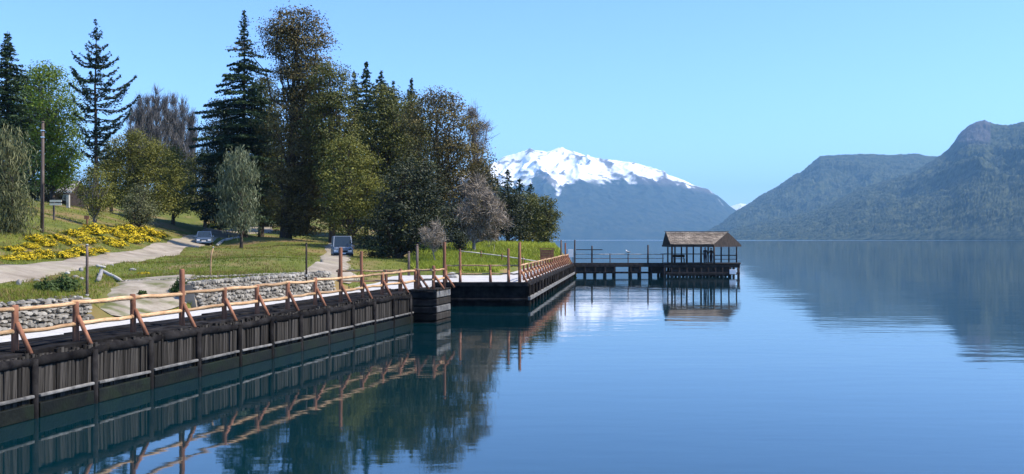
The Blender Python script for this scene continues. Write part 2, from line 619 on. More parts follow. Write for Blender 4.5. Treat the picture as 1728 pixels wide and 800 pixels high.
# roads, laid on the ground
def ribbon(name, label, right, left, mat, n=70, m=9, lift=0.03):
    A = np.array([(P(*q).x, P(*q).y) for q in right]); B = np.array([(P(*q).x, P(*q).y) for q in left])

    def res(C):
        d = np.r_[0, np.cumsum(np.hypot(*np.diff(C, axis=0).T))]
        s = np.linspace(0, d[-1], n)
        return np.stack([np.interp(s, d, C[:, 0]), np.interp(s, d, C[:, 1])], -1)

    def smooth(C):
        for _ in range(6):
            C[1:-1] = 0.25 * C[:-2] + 0.5 * C[1:-1] + 0.25 * C[2:]
        return C
    A, B = smooth(res(A)), smooth(res(B))
    k = np.linspace(0, 1, m)
    V = A[:, None] * (1 - k)[None, :, None] + B[:, None] * k[None, :, None]
    wob = (fbm(np.arange(n) * 0.5, np.zeros(n), 11) - 0.5) * 1.8
    V[:, 0] += (A - B) / np.linalg.norm(A - B, axis=1)[:, None] * wob[:, None]
    wob = (fbm(np.arange(n) * 0.5, np.ones(n) * 9, 12) - 0.5) * 1.8
    V[:, -1] -= (A - B) / np.linalg.norm(A - B, axis=1)[:, None] * wob[:, None]
    Z = ground(V[..., 0], V[..., 1]) + lift
    Z[:, 0] -= 0.05; Z[:, -1] -= 0.05
    idx = np.arange(n * m).reshape(n, m)
    fc = np.stack([idx[:-1, :-1], idx[:-1, 1:], idx[1:, 1:], idx[1:, :-1]], -1).reshape(-1, 4)
    me = np_mesh(name, np.concatenate([V, Z[..., None]], -1), 4, faces=fc, smooth=True)
    return tag(link(name, me, mat), label, kind='structure')


ribbon('dirt_road', 'pale dirt road climbing past the yellow broom', cps[0:14], cps[14:27], M['dirt'], n=110, m=13, lift=0.07)
ribbon('dirt_track', 'pinkish dirt track coming down under the trees to the quay',
       [(600, 462, 56), (590, 452, 62), (586, 444, 72), (590, 438, 92), (600, 430, 118)], [(520, 463, 56), (528, 455, 62), (535, 446, 72), (545, 438, 92), (560, 428, 118)], M['dirt'], n=40, lift=0.06)
ribbon('dirt_ramp', 'sandy ramp between the two stone banks',
       [(fx, fy, D) for fx, fy, D in [(322, 520, 37.0), (318, 492, 39.5), (330, 476, 43)]], [(165, 545, 31.2), (160, 500, 34.0), (215, 480, 40)], M['sand'], n=24, lift=0.05)

# ------------------------------------------------------------------ mountains
def mountain_mat(name, f1, f2, rockc, scale, snow=False):
    m, n, out = newmat(name)
    L = n.links.new
    geo = n.nodes.new('ShaderNodeNewGeometry')
    z1 = n.nodes.new('ShaderNodeTexNoise')
    z1.inputs['Scale'].default_value = scale
    z1.inputs['Detail'].default_value = 8
    z1.inputs['Roughness'].default_value = 0.7
    L(geo.outputs['Position'], z1.inputs['Vector'])
    rp = n.nodes.new('ShaderNodeValToRGB')
    rp.color_ramp.elements[0].position = 0.41
    rp.color_ramp.elements[1].position = 0.60
    rp.color_ramp.elements[0].color = c4(f1)
    rp.color_ramp.elements[1].color = c4(f2)
    L(z1.outputs[0], rp.inputs[0])
    at = n.nodes.new('ShaderNodeVertexColor')
    at.layer_name = 'tint'
    sp = n.nodes.new('ShaderNodeSeparateColor')
    L(at.outputs[0], sp.inputs[0])
    # bare rock where the mesh says so (green channel), snow in the red channel
    mx = n.nodes.new('ShaderNodeMixRGB')
    mx.inputs[2].default_value = c4(rockc)
    L(sp.outputs[1], mx.inputs[0]); L(rp.outputs[0], mx.inputs[1])
    mx2 = n.nodes.new('ShaderNodeMixRGB')
    mx2.inputs[2].default_value = (0.93, 0.93, 0.93, 1)
    L(sp.outputs[0], mx2.inputs[0]); L(mx.outputs[0], mx2.inputs[1])
    b = n.nodes.new('ShaderNodeBsdfPrincipled')
    b.inputs['Roughness'].default_value = 0.95
    b.inputs['Specular IOR Level'].default_value = 0.1
    L(mx2.outputs[0], b.inputs['Base Color'])
    L(b.outputs[0], out.inputs['Surface'])
    return m


def mountain(name, label, prof, Db, Dr, mat, na, nr, seed, spur=500.0, amp=0.16, tree=6.0, snowline=None, crag=None, back=1.5, shape=0.85, jag=0.0, crest=2.5):
    """a ridge seen from the lake: prof is its skyline (photo px, py), Db/Dr the depth of its foot and crest;
    spurs and gullies run down its face, the back falls away behind the crest"""
    px = np.linspace(prof[0][0], prof[-1][0], na)
    py = np.interp(px, [p[0] for p in prof], [p[1] for p in prof])
    k = np.array([0.25, 0.5, 0.25])
    py = np.convolve(np.pad(py, 1, mode='edge'), k, 'valid')
    Dbp = np.interp(px, *zip(*Db)); Drp = np.interp(px, *zip(*Dr))
    r = np.concatenate([np.linspace(0, 1, nr), np.linspace(1.06, back, max(6, nr // 8))])
    D = Dbp[:, None] + (Drp - Dbp)[:, None] * r[None]
    X = (px[:, None] - CX) / F * D
    H = ((HY - py) / F * Drp + CZ)[:, None]
    front = np.clip(r, 0, 1)[None]
    sh = np.where(r[None] <= 1, front ** shape, 1 - 0.9 * (r[None] - 1) / (back - 1))
    Z = H * sh
    # spurs: ridged noise across the slope, bent as it goes down
    q = X / spur + 0.5 * (fbm(X / spur * 0.7, D / spur * 0.7, seed + 3) - 0.5) * 3
    rd = 1 - np.abs(2 * vnoise(q, D / (spur * 3.2), seed) - 1)
    rd2 = 1 - np.abs(2 * vnoise(q * 2.7 + 5, D / (spur * 1.3), seed + 1) - 1)
    rd3 = 1 - np.abs(2 * vnoise(q * 6.1 + 1, D / (spur * 0.5), seed + 2) - 1)
    env = np.clip(front * 1.1, 0, 1) * np.clip((1 - front) * crest, 0, 1) * (r[None] < 1)
    rel = (rd - 0.6) + 0.45 * (rd2 - 0.6) + 0.22 * (rd3 - 0.6)
    Z = Z + amp * H * rel * env
    Z = Z + jag * H * (fbm(X / 150, D / 150 * 0 + 3.3, seed + 50, 4) - .5) * np.clip(1 - np.abs(r[None] - 1) * 3, 0, 1)
    # crest roughness and forest canopy
    rg = np.random.default_rng(seed)
    can = rg.random(Z.shape) - 0.5
    Z = Z + np.where(front > .9, .5, 1.0) * tree * (can + (fbm(X / 45, D / 45, seed + 7) - 0.5) * 2.2) * np.clip(front * 12, 0, 1)
    Z[:, 0] = -3
    snow = np.zeros(Z.shape); crg = np.zeros(Z.shape)
    if snowline is not None:
        lim = np.interp(px, [p[0] for p in snowline], [(HY - p[1]) for p in snowline])[:, None]
        el = (Z - CZ) / D * F
        nz = (fbm(X / 180, D / 300, seed + 9, 5) - 0.5)
        pat = vnoise(X / 60, D / 60, seed + 20)
        fine = fbm(X / 70, D / 110, seed + 41, 3) - .5
        s = (el - lim) / 7.0 - rel * 5.5 + nz * 4 + fine * 3.0 + 1.6
        snow = np.clip(s * .9, 0, 1)
        # wind-blown ribs of bare rock inside the snow, along the crests of the spurs
        rib = np.clip((rd2 - 0.80) * 9, 0, 1) * np.clip((fine + .06) * 9, 0, 1) + np.clip((rd3 - 0.80) * 9, 0, 1) * np.clip((pat - .5) * 6, 0, 1) * np.clip((fine + .1) * 9, 0, 1)
        snow = snow * (1 - np.clip(rib, 0, 1) * 0.9)
        crg = np.clip((el - lim) / 8 + 1, 0, 1) * 0.9
    if crag is not None:
        a, b, yy = crag
        el = HY - (Z - CZ) / D * F
        crg = np.clip((yy - el) / 10, 0, 1) * ((px > a) & (px < b))[:, None]
    tint = np.stack([snow, crg, can + 0.5], -1)
    na_, nr_ = Z.shape
    ix = np.arange(na_ * nr_).reshape(na_, nr_)
    fc = np.stack([ix[:-1, :-1], ix[1:, :-1], ix[1:, 1:], ix[:-1, 1:]], -1).reshape(-1, 4)
    me = np_mesh(name, np.stack([X, D, Z], -1), 4, tint=tint.reshape(-1, 3), faces=fc, smooth=False)
    return tag(link(name, me, mat), label, kind='structure')


M['snowpeak'] = mountain_mat('snow_mountain_ground', (0.012, 0.024, 0.024), (0.04, 0.05, 0.04), (0.11, 0.10, 0.10), 0.012)
M['hillforest'] = mountain_mat('forest_slope', (0.004, 0.013, 0.007), (0.070, 0.078, 0.040), (0.07, 0.065, 0.07), 0.03)
mountain('snow_mountain', 'broad blue mountain capped with snow across the lake',
         [(300, 330), (480, 315), (600, 300), (700, 300), (790, 292), (828, 281), (850, 265), (885, 254), (895, 251), (905, 256), (925, 254), (940, 249), (948, 248), (960, 253), (985, 260), (1005, 264), (1030, 271), (1060, 274),
          (1085, 279), (1100, 284), (1125, 293), (1150, 303), (1175, 315), (1195, 321), (1215, 333), (1235, 350), (1265, 372), (1300, 398), (1312, 405)],
         [(300, 9000), (1312, 9600)], [(300, 12500), (1312, 11800)], M['snowpeak'], 620, 190, 21, spur=520, amp=0.2, tree=7, jag=0.07, crest=7.0,
         snowline=[(300, 300), (828, 300), (870, 292), (900, 290), (940, 312), (980, 300), (1010, 302), (1040, 293), (1080, 305), (1110, 308), (1140, 308), (1165, 316), (1200, 322), (1230, 320)], shape=0.8)
mountain('far_snow_ridge', 'tiny far snow ridge in the gap between the mountains',
         [(1180, 372), (1205, 360), (1225, 350), (1240, 346), (1250, 343), (1262, 345), (1285, 352), (1330, 380)], [(1180, 16500), (1330, 16500)], [(1180, 18500), (1330, 18500)],
         M['snowpeak'], 90, 40, 5, spur=500, amp=0.1, tree=6, snowline=[(1180, 372), (1330, 372)])
mountain('forest_ridge', 'flat-topped forested ridge behind the right-hand mountain',
         [(1150, 409), (1190, 392), (1215, 378), (1240, 357), (1262, 344), (1290, 326), (1310, 316), (1338, 296), (1352, 291), (1368, 276), (1384, 263), (1405, 262), (1440, 261), (1470, 260), (1500, 262), (1520, 260), (1545, 259), (1570, 264), (1620, 262), (1800, 250)],
         [(1150, 6500), (1800, 6000)], [(1150, 7600), (1384, 8200), (1800, 8200)], M['hillforest'], 520, 110, 31, spur=380, amp=0.24, tree=15)
mountain('forest_mountain', 'near forested mountain with a blunt rocky top at right',
         [(1160, 408), (1196, 400), (1235, 388), (1290, 374), (1340, 364), (1385, 352), (1420, 334), (1450, 318), (1500, 303), (1545, 290), (1575, 270), (1600, 252), (1610, 240), (1618, 227), (1632, 214), (1648, 205), (1662, 203), (1676, 209), (1700, 211), (1728, 206), (1800, 200), (1950, 185), (2300, 190)],
         [(1160, 5600), (1500, 4300), (1728, 3600), (2300, 3000)], [(1160, 6300), (1400, 6200), (1650, 6400), (2300, 5600)], M['hillforest'], 800, 200, 47, spur=300, amp=0.26, tree=14, crag=(1612, 1672, 246))

# ------------------------------------------------------------------ haze
def haze_box():
    m, n, out = newmat('haze_air')
    v = n.nodes.new('ShaderNodeVolumePrincipled')
    v.inputs['Color'].default_value = (0.33, 0.66, 1.0, 1)
    v.inputs['Density'].default_value = 5.7e-5
    v.inputs['Anisotropy'].default_value = 0.0
    n.links.new(v.outputs[0], out.inputs['Volume'])
    b = MB().box((0, 11800, 648.5), (36000, 25000, 1303))
    o = b.build('haze', m)
    tag(o, 'thin blue air between the shore and the mountains', kind='stuff')


haze_box()

# ------------------------------------------------------------------ quay
rnd = random.Random(7)
T0, T1 = -9.0, 29.4                     # the quay along its fence line
FACE = -0.5                             # wall face, half a metre on the water side of the fence


def fp3(t, off, z):
    p = fence_pt(t, off)
    return Vector((p.x, p.y, z))


ANG = math.atan2(U.y, U.x)
quay = empty('quay', fp3(10, 0, 0), 'long black plank-faced quay wall with gravel walk along the left shore', 'quay')
# solid core and back fill
MB().poly([fp3(T0, FACE + .14, -1.2), fp3(T1, FACE + .14, -1.2), fp3(T1, WALLOFF, -1.2), fp3(T0, WALLOFF, -1.2)],
          [fp3(T0, FACE + .14, 1.30), fp3(T1, FACE + .14, 1.30), fp3(T1, WALLOFF, 1.30), fp3(T0, WALLOFF, 1.30)]).build('core', M['tarwood'], quay)
MB().poly([fp3(T0, 1.75, 1.28), fp3(T1, 1.75, 1.28), fp3(T1, WALLOFF + .2, 1.28), fp3(T0, WALLOFF + .2, 1.28)],
          [fp3(T0, 1.75, DECK + .01), fp3(T1, 1.75, DECK + .01), fp3(T1, WALLOFF + .2, DECK + .01), fp3(T0, WALLOFF + .2, DECK + .01)]).build('gravel_walk', M['gravel'], quay)
# black deck timbers under the fence
for j, off in enumerate((-0.22, 0.10, 0.42, 0.75, 1.07, 1.40, 1.68)):
    t = T0 + rnd.uniform(-2, 0)
    while t < T1:
        t2 = min(t + rnd.uniform(3.2, 5.5), T1)
        z = DECK - 0.05 + rnd.uniform(-0.035, 0.03)
        a = max(t, T0)
        MB().beam(fp3(a + .02, off + rnd.uniform(-.02, .02), z), fp3(t2 - .02, off + rnd.uniform(-.02, .02), z + rnd.uniform(-.02, .02)), 0.28, 0.20).build('deck_plank', M['tarwood'], quay, bevel=.02)
        t = t2
# sagging cap logs on the wall head
t = T0
while t < T1 - .2:
    t2 = min(t + rnd.uniform(2.2, 4.4), T1)
    dz = [rnd.uniform(-.07, .03) for _ in range(4)]
    MB().tube([fp3(t + (t2 - t) * k / 3, FACE + .10 + rnd.uniform(-.02, .02), DECK - .13 + dz[k]) for k in range(4)], [.15, .145, .14, .13], 8).build('cap_log', M['tarwood'], quay, smooth=True)
    t = t2
# bleached lower beam, one length between each pair of piles
PILES = [t_of_px(x) for x in (25, 128, 225, 307, 378, 434, 485, 532, 575, 612, 645, 675, 701)]
allp = [PILES[0] - 2.2 * k for k in (4, 3, 2, 1)] + PILES
for k in range(len(allp) - 1):
    a, b = allp[k], allp[k + 1]
    z = 0.50
    MB().beam(fp3(a + .1, FACE - .06, z + rnd.uniform(-.02, .02)), fp3(b - .1, FACE - .06, z + rnd.uniform(-.02, .02)), .10, .07).build('lower_beam', M['waler'], quay, bevel=.02)
    MB().beam(fp3(a + .1, FACE - .03, 0.17), fp3(b - .1, FACE - .03, 0.17), .12, .34).build('footing_beam', M['algae'], quay, bevel=.02)
for a in allp:
    MB().tube([fp3(a, FACE - .03, -1.0), fp3(a, FACE - .03 + rnd.uniform(-.02, .02), DECK - .12)], [.085, .08], 8).build('pile', M['tarwood'], quay, smooth=True)
plank_me = []
for k in range(5):
    m_ = MB().box((0, 0, -.55), (.19, .06, 1.75))
    me = m_.mesh('plank', jitter=.012, seed=k)
    me.materials.append(M['oldplank'])
    plank_me.append(me)
t = T0
while t < T1 - .1:
    wd = rnd.uniform(.095, .15) if t > -1.6 else rnd.uniform(.2, .3)
    p = fp3(t + wd / 2, FACE + .06 + rnd.uniform(-.035, .02), DECK - .30 + rnd.uniform(-.09, .03)) - quay.location
    link('plank', rnd.choice(plank_me), None, quay, p, (0, rnd.uniform(-.012, .012), ANG), (wd / .195, 1, 1))
    t += wd

# square crib at the quay's end
cr = empty('timber_crib', (-4.2, 49.6, 0), 'square dark timber crib at the end of the plank quay', 'crib')
c0 = Vector((-4.88, 48.75, 0)); ux = Vector((0.985, -0.02, 0)); uy = Vector((U.x, U.y, 0))
def cq(a, b, z): return c0 + ux * a + uy * b + Vector((0, 0, z))
CWD, CLN = 1.2, 2.3
MB().poly([cq(.1, .1, -1.2), cq(CWD - .1, .1, -1.2), cq(CWD - .1, CLN, -1.2), cq(.1, CLN, -1.2)], [cq(.1, .1, 1.32), cq(CWD - .1, .1, 1.32), cq(CWD - .1, CLN, 1.32), cq(.1, CLN, 1.32)]).build('core', M['tarwood'], cr)
for k in range(5):
    z = -.1 + k * .36
    MB().beam(cq(-.06, .03, z), cq(CWD + .06, .03, z), .22, .30).build('face_log', M['tarwood'], cr, bevel=.03)
    MB().beam(cq(CWD - .02, -.04, z + .03), cq(CWD - .02, CLN, z + .03), .22, .31).build('side_log', M['waler'] if k in (2, 4) else M['oldplank'], cr, bevel=.03)  # sunlit side put into colour: these logs are paler than the face logs
MB().poly([cq(-.1, -.1, 1.53), cq(CWD + .1, -.1, 1.53), cq(CWD + .1, CLN, 1.53), cq(-.1, CLN, 1.53)], [cq(-.1, -.1, 1.62), cq(CWD + .1, -.1, 1.62), cq(CWD + .1, CLN, 1.62), cq(-.1, CLN, 1.62)]).build('top_boards', M['oldplank'], cr)

# pier: from the corner behind the crib to the jetty
PA, PB = Vector((0.93, 60.8, 0)), Vector((6.5, 107.0, 0))
PU = (PB - PA).normalized(); PN = Vector((-PU.y, PU.x, 0))
PLEN = (PB - PA).length
pier = empty('pier', (0, 62, 0), 'broad dark timber pier with a pale deck beyond the crib', 'pier')
def pq(a, off, z): return PA + PU * a + PN * off + Vector((0, 0, z))
def v3(x, y, z): return Vector((x, y, z))
def ring(pts_, z): return [Vector((p[0], p[1], z)) for p in pts_]
core = [(-5.0, 51.3), (-4.75, 51.3), (-4.75, 60.95), (0.80, 60.95), (pq(PLEN, .15, 0).x, pq(PLEN, .15, 0).y), (pq(PLEN, 3.4, 0).x, pq(PLEN, 3.4, 0).y), (pq(12, 3.4, 0).x, 73), (-8.6, 73), (-8.6, 51.3)]
MB().poly(ring(core, -1.2), ring(core, 1.32)).build('core', M['tarwood'], pier)
top = [(-4.7, 51.35), (-4.7, 61.15), (0.75, 61.15), (pq(PLEN, .35, 0).x, pq(PLEN, .35, 0).y), (pq(PLEN, 3.2, 0).x, pq(PLEN, 3.2, 0).y), (pq(12, 3.2, 0).x, 72.7), (-8.4, 72.7), (-8.4, 51.35)]
MB().poly(ring(top, 1.30), ring(top, DECK)).build('deck', M['plaza'], pier)
MB().beam((-4.8, 60.85, DECK - .12), (0.95, 60.85, DECK - .12), .34, .26).build('cap_beam', M['tarwood'], pier, bevel=.03)
MB().beam(pq(-.1, .1, DECK - .12), pq(PLEN, .1, DECK - .12), .34, .26).build('cap_beam', M['tarwood'], pier, bevel=.03)
MB().beam((-4.8, 60.72, .42), (0.95, 60.72, .42), .14, .14).build('lower_beam', M['tarwood'], pier, bevel=.02)
MB().beam(pq(-.1, -.12, .48), pq(PLEN, -.12, .48), .16, .22).build('lower_beam', M['waler'], pier, bevel=.02)
m_ = MB()
x = -4.75
while x < 0.85:
    wd = rnd.uniform(.18, .28)
    m_.box((x + wd / 2, 60.86 + rnd.uniform(-.02, .02), .3), (wd - .012, .1, 2.2)); x += wd
o = m_.build('face_planks', M['tarwood'], pier); o['kind'] = 'stuff'
m_ = MB(); a = 0
while a < PLEN:
    wd = rnd.uniform(.2, .3)
    p = pq(a + wd / 2, .08 + rnd.uniform(-.03, .02), .3)
    m_.box(p, (wd - .012, .1, 2.2), math.atan2(PU.y, PU.x)); a += wd
o = m_.build('side_planks', M['oldplank'], pier); o['kind'] = 'stuff'
for a in np.arange(0.3, PLEN, 2.3):
    p = pq(a, -.06, 0)
    MB().tube([(p.x, p.y, -1), (p.x, p.y, 1.3)], [.11, .11], 6).build('pile', M['tarwood'], pier, smooth=True)

# ------------------------------------------------------------------ stone banks
def stone_bank(name, label, ta, tb, h0, h1, seed, off=WALLOFF):
    rg = np.random.default_rng(seed)
    root = empty(name, fp3((ta + tb) / 2, off, DECK), label, 'stone bank')
    L_ = tb - ta
    def top(t): return h0 + (h1 - h0) * (t - ta) / L_
    def pt(t, q, z): return fp3(t, off - .04 + q, z)
    n = max(3, int(L_ / 1.5))
    m = MB()
    for i in range(n):
        t, t2 = ta + L_ * i / n, ta + L_ * (i + 1) / n
        m.poly([pt(t, .12, 1.2), pt(t2, .12, 1.2), pt(t2, .75, 1.2), pt(t, .75, 1.2)], [pt(t, .36, top(t) - .07), pt(t2, .36, top(t2) - .07), pt(t2, .75, top(t) - .07), pt(t, .75, top(t2) - .07)])
    m.build('earth_core', M['dirt'], root)
    m = MB()
    base = np.array([(math.cos(k * math.pi / 3), math.sin(k * math.pi / 3)) for k in range(6)])
    z = DECK + .02
    while z < max(h0, h1) - .02:
        rh = rg.uniform(.08, .16)
        t = ta + rg.uniform(0, .1)
        while t < tb:
            wd = rg.uniform(.08, .34)
            if z < top(t) - .04:
                q = .05 + .26 * (z - DECK) / .8
                c = pt(t + wd / 2, q + rg.uniform(-.05, .04), z + rh / 2 + rg.uniform(-.035, .035))
                vs = []
                for sgn, sc_ in ((.07, .72), (0.0, 1.0), (-.09, .9)):
                    for bx_, bz_ in base:
                        j = rg.uniform(.82, 1.05)
                        vs.append(c + Vector((U.x, U.y, 0)) * (bx_ * wd * .54 * sc_ * j) + Vector((0, 0, bz_ * rh * .60 * sc_ * j)) - Vector((NL.x, NL.y, 0)) * sgn)
                fs = [(0, 1, 2, 3, 4, 5)]
                for k in range(6):
                    k2 = (k + 1) % 6
                    fs += [(k, 6 + k, 6 + k2, k2), (6 + k, 12 + k, 12 + k2, 6 + k2)]
                m.add(vs, fs)
            t += wd
        z += rh
    o = m.build('stones', M['stone'], root); o['kind'] = 'stuff'
    # loose stones along the top
    m = MB()
    t = ta
    while t < tb:
        s = rg.uniform(.04, .12)
        c = pt(t, .36 + rg.uniform(0, .5), top(t) + .0)
        vs, fs = ico(c, (s, s * rg.uniform(.7, 1.1), s * .7), rg)
        m.add(vs, fs)
        t += rg.uniform(.04, .14)
    o = m.build('top_stones', M['stone'], root); o['kind'] = 'stuff'
    return root


_g = (1 + 5 ** .5) / 2
_IV = [Vector(v).normalized() for v in [(-1, _g, 0), (1, _g, 0), (-1, -_g, 0), (1, -_g, 0), (0, -1, _g), (0, 1, _g), (0, -1, -_g), (0, 1, -_g), (_g, 0, -1), (_g, 0, 1), (-_g, 0, -1), (-_g, 0, 1)]]
_IF = [(0, 11, 5), (0, 5, 1), (0, 1, 7), (0, 7, 10), (0, 10, 11), (1, 5, 9), (5, 11, 4), (11, 10, 2), (10, 7, 6), (7, 1, 8), (3, 9, 4), (3, 4, 2), (3, 2, 6), (3, 6, 8), (3, 8, 9), (4, 9, 5), (2, 4, 11), (6, 2, 10), (8, 6, 7), (9, 8, 1)]


def ico(c, s, rg, j=.25):
    c = Vector(c)
    return [c + Vector((v.x * s[0], v.y * s[1], v.z * s[2])) * (1 + float(rg.uniform(-j, j))) for v in _IV], _IF


stone_bank('stone_bank', 'low cobble bank behind the quay fence at far left', T0, 7.3, 2.12, 2.28, 3)
stone_bank('stone_bank', 'long grey cobble bank below the grass island', 13.6, 26.0, 2.44, 2.46, 4)

# ------------------------------------------------------------------ fences
def unit_post(name, r, h, mat, seed, n=10):
    rg = random.Random(seed)
    m = MB().tube([(rg.uniform(-.008, .008), rg.uniform(-.008, .008), h * k / 4) for k in range(4)] + [(0, 0, h - .015), (0, 0, h)], [r * 1.05, r * 1.02, r, r * .97, r * .95, r * .75], n)
    me = m.mesh(name, smooth=True)
    me.materials.append(mat)
    return me


POST = [unit_post('post', .08, 1.12, M['post'], k) for k in range(4)]
STUB = [unit_post('tall_post', .07, 1.0, M['post'], 9)]
GSTUB = [unit_post('tall_post', .07, 1.0, M['greypost'], 11)]


def rail(root, a, b, r, mat, name='rail'):
    a, b = Vector(a), Vector(b)
    d = (b - a).normalized()
    m = MB()
    n = 5
    sag = rnd.uniform(-.025, .01)
    ps = [a.lerp(b, k / (n - 1)) + Vector((0, 0, sag * math.sin(math.pi * k / (n - 1)) + rnd.uniform(-.016, .016))) + Vector((rnd.uniform(-.014, .014), 0, 0)) for k in range(n)]
    ps[0] -= d * .12; ps[-1] += d * .12
    r0, r1 = r * rnd.uniform(.9, 1.1), r * rnd.uniform(.9, 1.1)
    m.tube(ps, [(r0 + (r1 - r0) * k / (n - 1)) * rnd.uniform(.88, 1.1) for k in range(n)], 8)
    return m.build(name, mat, root, smooth=True)


def fence(name, label, pts_, side, braces, tall={}, r=.055, mat_r=None, h=1.08, z0=DECK, brace_len=.42):
    """pts_: ground points of the posts; side: unit vector the braces lean to; tall: post index -> height"""
    root = empty(name, Vector((pts_[0][0], pts_[0][1], z0)), label, 'fence')
    mr = mat_r or M['rail']
    for i, p in enumerate(pts_):
        p = Vector((p[0], p[1], z0 - .06))
        hh = tall.get(i, 0)
        if hh:
            link('tall_post', STUB[0], None, root, p - root.location, (0, 0, rnd.uniform(0, 6)), (1.15, 1.15, hh))
        else:
            link('post', POST[i % 4], None, root, p - root.location, (rnd.uniform(-.02, .02), rnd.uniform(-.02, .02), rnd.uniform(0, 6)), (1, 1, rnd.uniform(.96, 1.06) * (h / 1.08)))
        if braces:
            q = p + Vector(side) * brace_len + Vector((0, 0, .06))
            MB().tube([p + Vector((0, 0, .70 * h)) + Vector(side) * .06, q], [.056, .06], 8).build('brace', M['post'], root, smooth=True)
    off = -Vector(side) * .02
    for i in range(len(pts_) - 1):
        for zz in (h * .93, h * .46):
            a = Vector((pts_[i][0], pts_[i][1], z0 + zz)) + off * (i % 2) + Vector((0, 0, rnd.uniform(-.02, .02)))
            b = Vector((pts_[i + 1][0], pts_[i + 1][1], z0 + zz)) + off * (i % 2) + Vector((0, 0, rnd.uniform(-.02, .02)))
            rail(root, a, b, r, mr)
    return root


WS = Vector((-NL.x, -NL.y, 0))
fpx = [25, 128, 225, 307, 378, 434, 485, 532, 575, 612, 645, 675, 701]
fts = [t_of_px(x) for x in fpx]
ftall = {3 + 2: 1.78, 8 + 2: 2.32}
fpts = [fence_pt(fts[0] - 4.6), fence_pt(fts[0] - 2.3)] + [fence_pt(t) for t in fts]
fence('log_fence', 'long rustic log fence with braces along the plank quay', fpts, WS, True, ftall)
# rail fence across the quay's end
xa = fence_pt(fts[-1])
ends = [(-8.75, 50.9), (-7.6, 50.85), (-6.35, 50.8), (-5.6, 50.75)]
fence('cross_fence', 'short log fence across the end of the gravel walk', ends, (0, -1, 0), False, {1: 2.05}, r=.05)
# corner fence on the crib
cf = [cq(.25, .35, 0), cq(1.0, .35, 0), cq(1.05, 2.0, 0)]
fence('crib_fence', 'log fence corner with long braces on the timber crib', [(p.x, p.y) for p in cf], (1, -.1, 0), True, {1: 1.2, 2: 2.35}, z0=1.62, h=1.0, brace_len=.5)
# the pier's near edge
pf = [(-4.0, 61.1), (-3.15, 61.1), (-1.32, 61.1), (-.22, 61.1), (.45, 61.1)]
fence('pier_end_fence', 'log fence across the near end of the pier', pf, (.2, -.98, 0), True, {1: 1.9, 3: 2.1, 4: 2.45}, r=.045, brace_len=.3)
# the pier's long water edge
lf = [pq(a, .5, 0) for a in np.linspace(.4, PLEN - .5, 21)]
fence('pier_side_fence', 'receding rustic log fence along the water side of the pier', [(p.x, p.y) for p in lf], (PU.y, -PU.x, 0), True, {0: 2.5, 18: 2.3}, r=.055)
# a lower rail fence by the grass behind the pier
bf = [(-4.7 + 1.9 * k, 91 + .2 * k) for k in range(5)]
rt = empty('meadow_rail', (bf[0][0], bf[0][1], g1(*bf[0])), 'pale single rail on low posts at the edge of the reeds', 'fence')
for k, (x, y) in enumerate(bf):
    zg = g1(x, y)
    link('post', POST[k % 4], None, rt, Vector((x, y, zg - .25)) - rt.location, (0, 0, k), (.8, .8, .95))
    if k: rail(rt, (bf[k - 1][0], bf[k - 1][1], g1(*bf[k - 1]) + .62), (x, y, zg + .62), .05, M['log'])

# ------------------------------------------------------------------ jetty and shelter
JD = 110.0
jet = empty('jetty', (11, JD + .8, 0), 'low dark wooden jetty leading out to the roofed shelter', 'jetty')
x0, x1 = 6.4, 16.8
MB().box(((x0 + x1) / 2, JD + .8, DECK - .05), (x1 - x0, 1.7, .10)).build('deck', M['oldplank'], jet)
for yy in (JD, JD + 1.6):
    MB().beam((x0, yy, DECK - .26), (x1, yy, DECK - .26), .2, .32).build('side_beam', M['darkwood'], jet, bevel=.02)
MB().beam((x0, JD - .05, .42), (15.0, JD - .05, .42), .18, .2).build('lower_beam', M['oldplank'], jet, bevel=.02)
for k, x in enumerate((6.9, 8.0, 9.1, 10.2, 11.2, 13.0, 14.0, 15.2, 16.5)):
    for yy in (JD + .05, JD + 1.55):
        MB().tube([(x, yy, -1.2), (x, yy, DECK - .1)], [.13, .12], 8).build('pile', M['darkwood'], jet, smooth=True)
for xa_, xb_ in ((6.9, 11.2), (13.0, 14.0), (15.2, 16.5)):
    MB().box(((xa_ + xb_) / 2, JD + .12, .72), (xb_ - xa_, .08, .80)).build('skirt_board', M['darkwood'], jet)
jr = empty('jetty_railing', (11, JD + 1.55, DECK), 'thin grey railing along the far side of the jetty', 'railing')
jp = [(6.95, 2.55), (8.85, 1.9), (10.85, 1.05), (12.85, 1.0), (15.05, 2.0), (16.7, 1.05)]
for x, h in jp:
    link('post', GSTUB[0], None, jr, Vector((x, JD + 1.5, DECK - .02)) - jr.location, (0, 0, x), (.75 if h < 1.5 else 1.3, .75 if h < 1.5 else 1.3, h))
for k in range(len(jp) - 1):
    rail(jr, (jp[k][0], JD + 1.5, DECK + .95), (jp[k + 1][0], JD + 1.5, DECK + .95), .04, M['log'])
    rail(jr, (jp[k][0], JD + 1.5, DECK + .48), (jp[k + 1][0], JD + 1.5, DECK + .48), .03, M['greypost'])
MB().beam((7.1, JD + 1.4, DECK + 1.45), (10.0, JD + 1.4, DECK + 1.45), .09, .09).build('cross_bar', M['darkwood'], jr)

